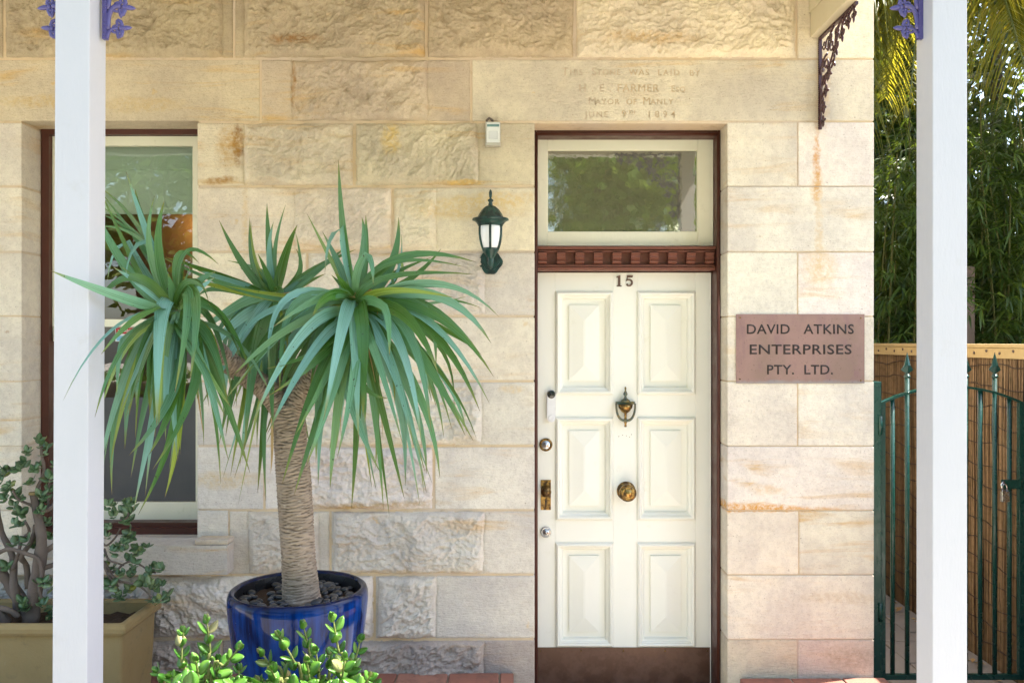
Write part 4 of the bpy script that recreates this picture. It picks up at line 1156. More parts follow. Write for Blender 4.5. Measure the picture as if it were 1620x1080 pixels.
for i, px in enumerate([1412+23.1*k for k in range(9)]):
    spear = i % 2 == 1
    zt = PZ(591,GY)-0.0 if spear else arch_z(px)-0.004
    MB().tube([(gx(px),0,0.087),(gx(px),0,zt)], barr, 10).build('bar', M['gate'], gate)
    if spear:
        f = MB()
        f.lathe([(barr*1.0,PZ(598,GY)),(barr*1.4,PZ(597,GY)),(barr*1.4,PZ(594.5,GY)),(barr,PZ(593,GY))], (gx(px),0,0), 10)
        z0, z1, z2, z3 = PZ(592,GY), PZ(584,GY), PZ(578,GY), PZ(556,GY)
        ww = 10*(GY+3.9)/FPX
        x = gx(px)
        f.add([(x,-0.008,z1),(x,0.008,z1),(x-ww,0,z1-0.002),(x+ww,0,z1-0.002),(x,0,z3),(x-ww*0.45,-0.006,z2),(x+ww*0.45,-0.006,z2),(x-ww*0.45,0.006,z2),(x+ww*0.45,0.006,z2),(x,-0.011,z2),(x,0.011,z2),(x,-0.004,z0),(x,0.004,z0)],
              [(2,5,9,0),(0,9,6,3),(5,4,9),(9,4,6),(2,1,10,7),(1,3,8,10),(7,10,4),(10,8,4),(2,7,5),(5,7,4),(3,6,8),(6,4,8),(2,0,11),(0,3,11),(3,1,12),(1,2,12),(11,3,12),(2,11,12)])
        f.build('spear_finial', M['gate'], gate)
bbox('latch_plate', gx(1580), gx(1611), -0.028, -0.016, PZ(772,GY), PZ(757,GY), M['gate'], gate, 0.003)
MB().tube([(gx(1583),-0.03,PZ(760,GY)),(gx(1578),-0.034,PZ(764,GY)),(gx(1579),-0.034,PZ(771,GY)),(gx(1584),-0.03,PZ(774,GY))], 0.006, 8).build('latch_ring', M['chrome'], gate)
for k_, zz_ in enumerate((0.35, 1.25)):
    MB().tube([(gx(1388.5),-0.03,zz_),(gx(1388.5),-0.03,zz_+0.09)], 0.011, 10).build('hinge', M['gate'], gate)
pk = empty('padlock', (PX(1583,GY), GY-0.035, PZ(782,GY))); tag(pk, 'small steel padlock hanging on the green gate latch', 'padlock')
bbox('lock_body', -0.019, 0.019, -0.009, 0.009, -0.028, 0.022, M['chrome'], pk, 0.003)
MB().tube([(-0.011,0,0.02),(-0.011,0,0.045),(-0.006,0,0.056),(0.004,0,0.056),(0.010,0,0.045),(0.010,0,0.02)], 0.0035, 8).build('shackle', M['chrome'], pk)

# ================================================================ reed fence along the path
FX = 2.51
fence = empty('reed_fence', (FX, 0, 0)); tag(fence, 'brown reed screen fence with yellow timber capping along the side path', 'fence')
rr = random.Random(77)
FY0, FY1 = -1.2, 9.0
ftop = EYE - 0.035
vs = []; fs = []; tn = []
y = FY0
while y < FY1:
    near = y < 2.6
    for lay in range(2):
        yy = y + rr.uniform(-0.003,0.003); xx = (-0.004 if lay == 0 else 0.003) + rr.uniform(-0.003,0.003)
        w_ = rr.uniform(0.0022, 0.0042) if near else rr.uniform(0.006,0.009)
        lean = rr.gauss(0, 0.012); z1 = ftop - rr.uniform(0.0, 0.03) - (rr.random() < 0.1)*0.05
        z0 = 0.012
        n0 = len(vs)
        segs = 4
        bow = rr.gauss(0, 0.004)
        for s in range(segs+1):
            t = s/segs; z = z0 + (z1-z0)*t
            cy_ = yy + lean*(t-0.5)*1.2 + bow*math.sin(math.pi*t*2) ; cx_ = xx + 0.003*math.sin(z*9+lay)
            vs += [(cx_-w_*0.8, cy_-w_, z), (cx_-w_*1.3, cy_, z), (cx_-w_*0.8, cy_+w_, z)]
        tv = min(max(rr.gauss(0.45, 0.25), 0), 1)
        for s in range(segs):
            b = n0 + s*3
            fs += [(b, b+1, b+4, b+3), (b+1, b+2, b+5, b+4)]
        tn += [tv]*((segs+1)*3)
    y += 0.0062 if near else 0.014
me = bpy.data.meshes.new('reed_screen'); me.from_pydata(vs, [], fs); me.polygons.foreach_set('use_smooth', [True]*len(fs))
at = me.attributes.new('tone', 'FLOAT', 'POINT'); at.data.foreach_set('value', tn); me.update()
o = link('reed_screen', me, M['reed'], fence); tag(o, kind='stuff')
MB().box(0.006, 0.018, FY0, FY1, 0.0, ftop-0.05).build('backing_board', M['oldtimber'], fence)
for i in range(15):
    z = 0.12 + i*0.103
    pts = []
    yv = FY0
    ph = rr.uniform(0,6)
    while yv < 3.2:
        pts.append((-0.0115, yv, z + 0.012*math.sin(yv*7+ph) + 0.011*abs(math.sin(yv*11+ph*2)) + rr.gauss(0,0.003))); yv += 0.05
    MB().tube(pts, 0.0024, 5).build('binding_wire', M['wire'], fence)
bbox('capping', -0.022, 0.030, FY0, FY1, ftop+0.002, ftop+0.022, M['capping'], fence, 0.003)
bbox('top_rail', -0.018, -0.0125, FY0, FY1, ftop-0.052, ftop+0.001, M['capping'], fence, 0.002)
bolt = MB().lathe([(0.008,0),(0.007,0.004),(0.0001,0.005)], n=10, axis='y').mesh('bolt')
for k in range(26):
    o = link('bolt', bolt, M['oldtimber'], fence); o.location = (-0.018, 0.1+k*0.12, ftop-0.014 - (k%2)*0.012); o.rotation_euler = (0,0,R(-90))
for k in range(5):
    bbox('fence_post', 0.02, 0.10, 0.4+k*1.8, 0.48+k*1.8, 0.0, ftop-0.02, M['oldtimber'], fence, 0.004)

# timber stake behind the fence
bbox_o = bbox('timber_stake', PX(1533,2.3)-0.05, PX(1542.5,2.3), 2.3, 2.36, 0.0, PZ(421,2.3), M['oldtimber'], None, 0.006); tag(bbox_o, 'dark weathered timber stake standing behind the reed fence', 'stake')

# ================================================================ planter with jade plant
PY0, PY1 = -0.47, -0.10
pzr = PZ(988, PY0)
px1 = PX(190, PY0)
fz = PZ(1062)
plo = empty('clay_planter', (px1-0.55, (PY0+PY1)/2, fz)); tag(plo, 'rectangular yellow clay planter trough holding a jade plant', 'planter')
def trough(cx, cy, L, W, H, t):
    a, b = L/2, W/2
    rings = [(a-0.034,b-0.034,0.0),(a-0.022,b-0.022,H-0.055),(a-0.020,b-0.020,H-0.050),(a-0.004,b-0.004,H-0.044),(a,b,H-0.034),(a,b,H-0.018),(a-0.006,b-0.006,H-0.006),(a-0.016,b-0.016,H),(a-0.030,b-0.030,H-0.002),(a-0.036,b-0.036,H-0.012),(a-0.045,b-0.045,0.05)]
    vs = []; fs = []
    for x, y, z in rings:
        r = 0.012; cr = []
        for sx_, sy_, a0 in ((1,1,0),(-1,1,90),(-1,-1,180),(1,-1,270)):
            for q in range(4):
                an = R(a0+q*30); cr.append((cx+sx_*(x-r)+r*math.cos(an), cy+sy_*(y-r)+r*math.sin(an), z))
        vs += cr
    n = 16
    for i in range(len(rings)-1):
        for k in range(n): fs.append((i*n+k, i*n+(k+1)%n, (i+1)*n+(k+1)%n, (i+1)*n+k))
    fs.append(tuple(range(n-1,-1,-1))); fs.append(tuple((len(rings)-1)*n+k for k in range(n)))
    return MB().add(vs, fs, False)
PH = pzr - fz
pt = trough(0,0,1.14,PY1-PY0,PH,0.04).build('trough', M['planter'], plo)
soil = MB()
vs=[];fs=[]; nx_,ny_=40,12
for j in range(ny_+1):
    for i in range(nx_+1):
        x=-0.52+1.04*i/nx_; y=-0.138+0.276*j/ny_
        vs.append((x,y,PH-0.065+0.018*rnd.random()))
for j in range(ny_):
    for i in range(nx_): a=j*(nx_+1)+i; fs.append((a,a+1,a+nx_+2,a+nx_+1))
so2 = MB().add(vs,fs,False).build('soil', M['soil']); so2.location = plo.location; tag(so2, 'dark soil filling the clay planter', 'soil', kind='stuff')

jr = random.Random(21)
jade = empty('jade_plant', (plo.location.x, plo.location.y, fz+PH-0.06)); tag(jade, 'jade plant with thick grey branches growing in the clay planter', 'plant')
jl = jade.location.copy()
def leafmesh(name, L, W, thick, curl=0.1, n=7):
    """obovate fleshy leaf along +x, upper face +z"""
    vs = [(0,0,0)]; fs = []
    rows_ = []
    for i in range(1, n):
        t = i/n; w = W*0.5*(math.sin(math.pi*min(t**0.8,1)))**0.75
        z = curl*L*(t*t)
        b = len(vs)
        vs += [(t*L,-w,z+thick*0.1),(t*L,0,z-thick*0.5),(t*L,w,z+thick*0.1),(t*L,0,z+thick*0.5*0.2)]
        rows_.append(b)
    vs.append((L,0,curl*L)); e_ = len(vs)-1
    b = rows_[0]
    for k in range(4): fs.append((0, b+(k+1)%4, b+k))
    for a, c_ in zip(rows_[:-1], rows_[1:]):
        for k in range(4): fs.append((a+k, a+(k+1)%4, c_+(k+1)%4, c_+k))
    b = rows_[-1]
    for k in range(4): fs.append((b+k, b+(k+1)%4, e_))
    return MB().add(vs, fs, True).mesh(name)
JL = [leafmesh('leaf', 0.038, 0.029, 0.006, 0.12), leafmesh('leaf', 0.032, 0.025, 0.006, 0.2), leafmesh('leaf', 0.044, 0.031, 0.006, 0.05)]
nleaf = [0]
def place_leaf(me, m, parent, pos, d, up, s=1.0):
    d = d.normalized(); up = (up - d*up.dot(d)); up = up.normalized() if up.length > 1e-4 else d.orthogonal().normalized()
    q = Matrix((d, up.cross(d), up)).transposed().to_4x4()
    o = link('leaf', me, m, parent)
    o.matrix_local = Matrix.Translation(pos) @ q @ Matrix.Scale(s, 4)
    nleaf[0] += 1
    return o
def cluster(p, d, n, s=1.0):
    """rosette of opposite pairs at a shoot tip"""
    d = d.normalized(); a = d.orthogonal().normalized(); b = d.cross(a)
    for k in range(n):
        an = k*math.pi/2*1.0 + jr.uniform(-.4,.4) + (k//4)*0.7
        out = a*math.cos(an)+b*math.sin(an)
        tilt = jr.uniform(0.15, 0.75)
        place_leaf(JL[jr.randrange(3)], M['jade'], jade, p - d*0.012*(k//2), out*(1-tilt*0.5)+d*tilt, d, s*jr.uniform(0.75,1.15))
def jb(pts, r0, r1, y=None):
    """branch through photo points (px, py, depth)"""
    w = [P(a,b,c_) - jl for a,b,c_ in pts]
    # smooth
    out = []
    for i in range(len(w)-1):
        p0 = w[max(i-1,0)]; p1 = w[i]; p2 = w[i+1]; p3 = w[min(i+2,len(w)-1)]
        for k in range(4):
            t = k/4
            out.append(0.5*((2*p1)+(p2-p0)*t+(2*p0-5*p1+4*p2-p3)*t*t+(3*p1-p0-3*p2+p3)*t**3))
    out.append(w[-1])
    n = len(out)
    rad = [(r0+(r1-r0)*i/(n-1))*(1+0.10*math.sin(i*2.1)+jr.uniform(-.06,.06)) for i in range(n)]
    MB().tube(out, rad, 9).build('branch', M['jadewood'], jade)
    return out
Y = -0.28
trunks = [
 ([(48,985,Y),(58,920,Y),(66,860,Y-.02),(60,815,Y),(52,780,Y)], .040, .016),
 ([(52,975,Y),(20,930,Y+.03),(-10,890,Y),(-40,860,Y)], .036, .018),
 ([(10,985,Y-.03),(-5,965,Y-.05),(-30,955,Y)], .030, .020),
 ([(30,970,Y),(22,925,Y),(20,880,Y+.04),(2,840,Y+.06),(-5,800,Y)], .022, .012),
 ([(45,930,Y+.03),(42,895,Y+.03),(34,880,Y),(50,855,Y),(56,830,Y)], .016, .010),
 ([(-5,875,Y-.03),(15,868,Y-.05),(38,874,Y-.06),(60,884,Y-.05),(66,905,Y-.05),(62,930,Y-.05),(66,945,Y-.04)], .011, .007),
 ([(20,900,Y),(28,880,Y),(34,855,Y),(46,840,Y),(40,825,Y-.04)], .010, .006),
 ([(52,795,Y),(60,770,Y),(70,745,Y-.02),(66,720,Y-.02),(64,700,Y-.03)], .010, .006),
 ([(54,800,Y),(30,790,Y-.03),(20,775,Y-.05)], .008, .005),
 ([(55,810,Y),(78,805,Y-.02),(90,790,Y),(105,760,Y)], .014, .008),
 ([(78,805,Y),(76,780,Y),(80,755,Y),(84,740,Y)], .007, .004),
 ([(60,880,Y),(90,860,Y),(120,850,Y+.05),(150,830,Y+.08)], .016, .010),
 ([(62,900,Y),(95,890,Y),(130,880,Y),(160,885,Y),(186,928,Y+.03)], .014, .008),
 ([(165,892,Y),(175,915,Y),(195,920,Y),(220,926,Y-.03),(240,944,Y-.05)], .008, .004),
 ([(172,905,Y),(188,918,Y),(205,922,Y),(222,925,Y)], .007,.004),
 ([(160,885,Y),(178,905,Y+.02),(195,892,Y),(212,888,Y),(238,903,Y),(247,905,Y)], .006,.004),
 ([(150,830,Y+.08),(165,862,Y+.05),(182,850,Y+.03),(190,835,Y)], .007,.004),
 ([(150,840,Y+.08),(180,825,Y+.03),(200,820,Y),(203,810,Y)], .006,.004),
 ([(165,868,Y+.05),(172,885,Y),(185,890,Y),(196,894,Y)], .006,.004),
 ([(-5,960,Y-.05),(15,965,Y-.06),(30,975,Y-.05)], .016,.012),
]
for pts, a, b in trunks: jb(pts, a*0.84, b*0.84)
MB().tube([P(52,782,Y)-jl, P(52,778,Y)-jl], [0.017,0.015], 12).build('pruned_stub', M['planter'], jade)
tips = [(66,697),(45,712),(72,715),(60,735),(78,755),(84,735),(30,745),(10,750),(-8,740),(0,760),(15,765),(22,780),(5,790),(18,800),(30,810),(25,825),(48,760),(62,780),(68,795),(64,805),(40,735),(82,770),(72,825),(66,855),(78,850),(60,858),
        (30,945),(42,960),(55,965),(70,955),(78,965),(68,920),(80,925),(25,860),(38,860),(12,900),(-10,720),(-15,780),(-20,810),(35,788),(8,775),
        (170,800),(180,818),(200,795),(208,815),(192,805),(212,805),(168,850),(172,835),(190,860),(200,862),(205,845),(195,820),(182,870),
        (222,875),(226,868),(180,900),(190,905),(176,925),(186,940),(208,905),(212,892),(225,918),(235,925),(240,905),(248,900),(258,898),(245,925),(252,945),(262,945),(246,955),(205,930),(192,945),(168,890),(170,872)]
for a, b in tips:
    if nleaf[0] > 292: break
    p = P(a+jr.uniform(-3,3), b+jr.uniform(-3,3), Y+jr.uniform(-.07,.05)) - jl
    cluster(p, Vector((jr.uniform(-.5,.5), jr.uniform(-.9,-.1), jr.uniform(.3,1))), 4, jr.uniform(0.8,1.1))
# the many remaining leaves, too small to pick apart
ls = MB()
def raw_leaf(mb, me, pos, d, up, s):
    d = d.normalized(); up = (up - d*up.dot(d)).normalized()
    q = Matrix((d, up.cross(d), up)).transposed()
    mb.add([pos + (q @ v.co)*s for v in me.vertices], [tuple(pp.vertices) for pp in me.polygons], True)
for a, b in tips:
    for rep in range(1):
        p = P(a+jr.uniform(-9,9), b+jr.uniform(-9,9), Y+jr.uniform(-.05,.09)) - jl
        d = Vector((jr.uniform(-.5,.5), jr.uniform(-.9,.3), jr.uniform(.2,1))).normalized(); aa = d.orthogonal().normalized(); bb = d.cross(aa)
        for k in range(5):
            an = k*math.pi/2+jr.uniform(-.4,.4); tl_ = jr.uniform(.15,.75)
            raw_leaf(ls, JL[jr.randrange(3)], p, (aa*math.cos(an)+bb*math.sin(an))*(1-tl_*.5)+d*tl_, d, jr.uniform(.65,1.0))
o = ls.build('foliage', M['jade'], jade, raw=True); tag(o, kind='stuff')

# ================================================================ blue pot with yucca
YP = -1.0
KS = (YP+3.9)/3.44
pc = P(472.5, 928, YP)
pr = (581-364)/2*(YP+3.9)/FPX
PBH = pc.z - fz
pot = empty('glazed_pot', (pc.x, YP, fz)); tag(pot, 'round cobalt blue glazed pot holding the yucca', 'pot')
q_ = (YP+3.9)/FPX
prof = [(pr*0.52,0.0),(pr*0.54,0.004)] + [(pr*f_, PBH-d_*q_) for f_, d_ in ((0.60,290),(0.68,235),(0.76,185),(0.83,145),(0.895,105),(0.95,70),(0.985,40),(1.0,20),(0.997,9),(0.975,2.5),(0.94,0.0),(0.905,0.8),(0.885,4))]
lin = [(pr*0.884,PBH-4*q_),(pr*0.872,PBH-14*q_),(pr*0.86,PBH-0.12),(pr*0.5,PBH-0.14)]
MB().lathe(lin, (0,0,0), 72, caps=False).build('lining', M['black'], pot)
# object space for the glaze: rim near 0.52
po = MB().lathe(prof, (0,0,0), 72, caps=False).build('vessel', M['glaze'], pot)
psz = PBH - 0.040
rr = random.Random(5)
vs=[];fs=[]
nr_, na_ = 10, 40
for i in range(nr_+1):
    for k in range(na_):
        r = pr*0.872*i/nr_; an = 2*math.pi*k/na_
        vs.append((r*math.cos(an), r*math.sin(an), psz-0.01+rr.uniform(-.006,.008)))
for i in range(nr_):
    for k in range(na_): fs.append((i*na_+k, (i+1)*na_+k, (i+1)*na_+(k+1)%na_, i*na_+(k+1)%na_))
so3 = MB().add(vs,fs,False).build('potting_soil', M['soil']); so3.location = pot.location; tag(so3, 'dark potting soil inside the blue pot', 'soil', kind='stuff')
pms = []
for k in range(4):
    mb = MB().sphere((0,0,0), 1.0, 12, 8); pms.append(mb.mesh('pebble'))
placed = []
for k in range(400):
    if len(placed) > 74: break
    an = rr.uniform(0, 2*math.pi); r = pr*math.sqrt(rr.uniform(0.07, 0.68))
    s = rr.uniform(0.011, 0.020)
    x, y = r*math.cos(an), r*math.sin(an)
    if x < -0.05 and rr.random() < 0.45: continue
    if any((x-a)**2+(y-b)**2 < (0.8*(s+c_))**2 for a,b,c_ in placed): continue
    placed.append((x,y,s))
    o = link('pebble', pms[k%4], M['pebble']); o.location = (pot.location.x+x, pot.location.y+y, pot.location.z+psz+s*0.28)
    o.scale = (s*rr.uniform(.9,1.3), s*rr.uniform(.8,1.1), s*rr.uniform(.45,.65)); o.rotation_euler = (rr.uniform(-.3,.3), rr.uniform(-.3,.3), rr.uniform(0,6))
    tag(o, 'smooth dark river pebble around the trunk in the blue pot', 'pebble', 'dark pebbles in the blue pot')

yr = random.Random(31)
yuc = empty('yucca', (pc.x, YP, fz+psz)); tag(yuc, 'tall yucca with ringed trunk and drooping strap leaves in the blue pot', 'plant')
yl = yuc.location.copy()
def catmull(w, n):
    out = []
    for i in range(len(w)-1):
        p0 = w[max(i-1,0)]; p1 = w[i]; p2 = w[i+1]; p3 = w[min(i+2,len(w)-1)]
        for k in range(n):
            t = k/n
            out.append(0.5*((2*p1)+(p2-p0)*t+(2*p0-5*p1+4*p2-p3)*t*t+(3*p1-p0-3*p2+p3)*t**3))
    out.append(w[-1]); return out
def ringed(pts, radii, name, ring=0.0105):
    radii = [r*KS for r in radii]; tn = []
    """trunk whose leaf scars stand as ragged overlapping rings"""
    w = [P(a,b,c_)-yl for a,b,c_ in pts]
    path_ = catmull(w, 30); rad = []
    for i in range(len(path_)):
        t = i/(len(path_)-1)*(len(radii)-1); k = min(int(t), len(radii)-2); rad.append(radii[k]+(radii[k+1]-radii[k])*(t-k))
    # resample finely by length
    L = [0]
    for a, b in zip(path_[:-1], path_[1:]): L.append(L[-1]+(b-a).length)
    nn = int(L[-1]/0.0029); P2=[]; R2=[]; S2=[]
    j = 0
    for i in range(nn+1):
        s = L[-1]*i/nn
        while j < len(L)-2 and L[j+1] < s: j += 1
        t = (s-L[j])/max(L[j+1]-L[j],1e-9)
        P2.append(path_[j].lerp(path_[j+1], t)); R2.append(rad[j]+(rad[j+1]-rad[j])*t); S2.append(s)
    n = 28; vs=[]; fs=[]; nrm=None
    for i, p in enumerate(P2):
        t = (P2[min(i+1,nn)]-P2[max(i-1,0)]).normalized()
        if nrm is None: nrm = Vector((1,0,0)); 
        nrm = (nrm - t*nrm.dot(t)).normalized(); b = t.cross(nrm)
        for k in range(n):
            an = 2*math.pi*k/n
            wv = S2[i] + 0.0055*math.sin(2*an+S2[i]*23) + 0.003*math.sin(5*an+S2[i]*61+1) + 0.002*math.sin(9*an+S2[i]*110)
            wv += 0.010*mnoise.noise(Vector((math.cos(an)*1.3, math.sin(an)*1.3, S2[i]*16)))
            ph = (wv/ring) % 1.0; sc_w = 0.20 + 0.16*mnoise.noise(Vector((math.cos(an)*2.5, math.sin(an)*2.5, S2[i]*40)))
            h = 0.0045*ph - (0.003 if ph < sc_w else 0); tn.append(1.0 if ph < sc_w else 0.0)
            vs.append(p + (nrm*math.cos(an)+b*math.sin(an))*(R2[i]*(1+0.015*math.sin(3*an+S2[i]*8))+h))
    for i in range(nn):
        for k in range(n): fs.append((i*n+k, i*n+(k+1)%n, (i+1)*n+(k+1)%n, (i+1)*n+k))
    fs.append(tuple(range(n-1,-1,-1))); fs.append(tuple(nn*n+k for k in range(n)))
    o = MB().add(vs, fs, True).build(name, M['trunk'], yuc, raw=True)
    at = o.data.attributes.new('tone', 'FLOAT', 'POINT'); at.data.foreach_set('value', tn)
ringed([(477,957,YP),(476,942,YP),(472,880,YP),(465,760,YP),(459,680,YP),(456,640,YP)], [.094,.072,.064,.066,.062,.053], 'trunk')
ringed([(452,662,YP),(425,620,YP),(385,590,YP),(340,555,YP-.08),(300,515,YP-.16),(281,490,YP-.20)], [.040,.044,.042,.040,.038,.030], 'trunk_branch', .010)
ringed([(462,662,YP),(478,620,YP),(505,585,YP),(535,540,YP),(560,500,YP),(566,478,YP)], [.046,.046,.044,.042,.040,.030], 'trunk_branch', .010)
ringed([(458,655,YP+.02),(456,610,YP+.08),(450,560,YP+.13),(442,500,YP+.16),(438,470,YP+.17)], [.040,.040,.038,.036,.028], 'trunk_branch', .010)

def strap(base, ctrl, tip, W, roll, name='leaf', mat=None, fold=0.16, seg=11):
    pts = bez(base, ctrl, tip, seg)
    if name == 'leaf' and yr.random() < 0.13:          # bent over by its own weight
        k = yr.randrange(5, 8); st_ = (tip-ctrl).length*2/seg*0.8
        dr = (pts[k]-pts[k-1]).normalized()
        for i in range(k+1, seg+1):
            dr = (dr*0.55 + Vector((0,-0.05,-0.6))).normalized(); pts[i] = pts[i-1] + dr*st_*0.8
    W *= yr.uniform(0.78, 1.15)
    vs=[]; fs=[]
    tw = yr.uniform(-0.5, 0.5)
    prevS = None
    for i, p in enumerate(pts):
        t = i/seg
        T = (pts[min(i+1,seg)]-pts[max(i-1,0)]).normalized()
        S0 = T.cross(Vector((0,1,0)))
        S0 = S0.normalized() if S0.length > 0.15 else Vector((1,0,0))
        S0 = (S0 - T*S0.dot(T)).normalized()
        if prevS is not None and S0.dot(prevS) < 0: S0 = -S0
        prevS = S0
        N0 = T.cross(S0)
        a = roll + tw*t
        Sv = S0*math.cos(a)+N0*math.sin(a); Nv = T.cross(Sv)
        w = W*0.5*min(1.0, 0.60+1.4*t)*max(0.0, 1-t**1.9)**0.9
        w = max(w, 0.0004)
        f = fold*(1-0.6*t)*w*2
        vs += [p-Sv*w+Nv*f*0.5, p-Nv*f*0.5, p+Sv*w+Nv*f*0.5]
    for i in range(seg):
        b = i*3
        fs += [(b,b+1,b+4,b+3),(b+1,b+2,b+5,b+4)]
    o = MB().add(vs, fs, True).build(name, mat or M['yucca'], yuc, raw=True)
    at = o.data.attributes.new('blade', 'FLOAT_VECTOR', 'POINT')
    at.data.foreach_set('vector', [q for i in range(seg+1) for u in (-1.0,0.0,1.0) for q in (u, i/seg, 0.0)])
    return o
HL, HR, HM = (278,494,YP-0.22), (563,484,YP), (438,476,YP+0.17)
LEAVES = {
 'L': [(205,425,131,300,0,.9),(225,420,160,296,.1,.9),(222,400,158,297,.15,.5),(235,350,168,287,.12,.8),(240,400,193,273,0,1.0),(252,390,261,314,-.03,.95),(230,350,145,368,.05,.5),(285,345,346,410,-.05,.8),
       (180,470,80,428,-.08,1.0),(215,400,140,485,-.2,.8),(190,530,86,634,-.1,1.1),(175,470,100,633,-.15,.8),(250,440,243,675,-.28,1.15),(318,425,306,600,-.28,1.0),(305,610,202,718,-.25,1.15),(215,540,173,742,-.15,.9),
       (180,560,158,760,-.05,.9),(175,570,175,785,.0,.9),(200,540,191,744,.05,.9),(235,570,205,757,-.1,1.0),(245,610,209,806,-.05,1.0),(262,540,240,787,-.15,1.05),(345,570,249,745,-.24,1.1),(318,650,260,794,-.12,.8),
       (300,540,268,740,0,.9),(320,520,358,668,-.26,1.3),(335,560,391,757,-.1,1.1),(330,540,326,712,0,.9),(285,560,281,720,.05,.9),(300,430,340,425,.1,.8),(350,455,405,595,.02,.9),(330,450,372,640,.08,.8),(270,560,230,700,.1,.9),(220,480,160,560,.15,.8),(190,500,150,660,.1,.8),(310,560,345,770,.06,.7),(250,560,262,690,-.2,1.0),(210,520,190,650,-.25,1.0),(290,420,325,470,-.15,.7)],
 'R': [(548,380,541,263,0,.95),(530,420,483,350,.1,.8),(538,420,513,358,.05,.8),(577,420,584,345,.05,.95),(628,420,632,350,.08,1.0),(640,440,636,358,.1,.5),(590,430,650,372,.05,.8),(560,400,640,372,-.15,.9),(600,375,758,412,-.1,.9),
       (640,455,705,402,.05,.9),(610,480,651,450,-.05,.8),(680,470,762,477,.1,.5),(690,425,776,545,-.1,1.1),(680,430,766,556,-.02,1.0),(680,480,752,564,.05,.9),(690,480,771,634,-.12,.9),(670,470,767,645,-.08,1.0),(650,455,690,594,-.25,1.25),
       (640,545,742,700,-.1,1.2),(725,560,738,676,.02,.8),(690,590,711,742,.0,.9),(650,480,678,702,-.2,1.2),(615,510,650,708,-.2,1.2),(610,600,646,792,-.1,1.1),(640,620,634,797,.05,1.0),(600,620,610,816,0,1.0),(575,490,590,682,-.28,1.3),
       (535,620,610,642,-.22,.9),(515,590,608,762,-.18,1.3),(560,610,553,802,-.05,1.2),(540,470,513,677,-.28,1.25),(520,590,465,786,-.18,1.2),(520,540,430,628,-.25,1.15),(430,420,460,636,-.22,.95),(460,465,366,628,-.2,1.0),(510,660,490,815,-.05,.6),
       (410,478,288,432,-.1,1.0),(420,470,375,570,-.15,.9),(700,520,700,690,.1,.9),(650,560,668,780,.08,.8),(590,560,600,740,.1,.9),(540,560,522,720,.1,.9),(480,540,470,700,.1,.9),(500,500,420,700,.05,.9),(480,480,400,640,.08,.9),(735,520,722,640,.15,.8),(655,600,690,760,.1,.7),(575,620,585,790,.08,.8),(470,460,385,600,-.05,1.0),(620,460,660,560,-.3,1.0),(540,560,500,690,-.2,1.1),(600,440,720,470,-.2,.9),(520,460,440,520,-.3,1.0)],
 'X': [(520,540,458,700,-.30,1.0),(500,520,420,685,-.30,1.0),(490,500,398,662,-.28,1.0),(505,580,442,762,-.24,1.0),(540,590,480,740,-.30,1.0),(560,560,540,730,-.32,1.05),(600,540,640,700,-.32,1.0),(480,520,372,600,-.26,.9),(530,640,515,770,-.28,.9)],
 'M': [(408,430,403,353,.0,.8),(424,400,416,315,.03,.95),(436,400,453,320,.0,.8),(448,420,473,345,0,1.0),(372,440,338,345,-.05,.9),(490,440,549,378,-.05,.9),(490,440,471,400,0,.7),(370,430,318,430,-.2,.9),(400,430,300,550,-.3,1.1),
       (385,470,306,600,-.35,1.1),(400,480,318,640,-.3,1.0),(400,520,358,752,-.2,1.1),(410,540,382,742,-.25,1.1),(380,520,345,700,-.2,1.0),(420,560,405,772,-.15,1.0),(430,580,424,786,-.2,.9),(390,540,362,690,-.3,1.0),(370,500,331,702,-.15,1.0),(405,560,352,762,-.1,.9),
       (440,440,480,560,-.25,1.0),(350,440,310,470,-.1,.7),(420,520,395,700,-.38,1.2),(440,540,440,690,-.38,1.0),(380,480,340,600,-.1,1.0),(420,430,360,420,.1,.7),(465,480,500,620,-.1,1.0),(400,500,378,640,.05,.9),(430,540,412,700,.08,.9),(455,540,450,680,.05,.9),(380,450,300,440,.05,.8)],
}
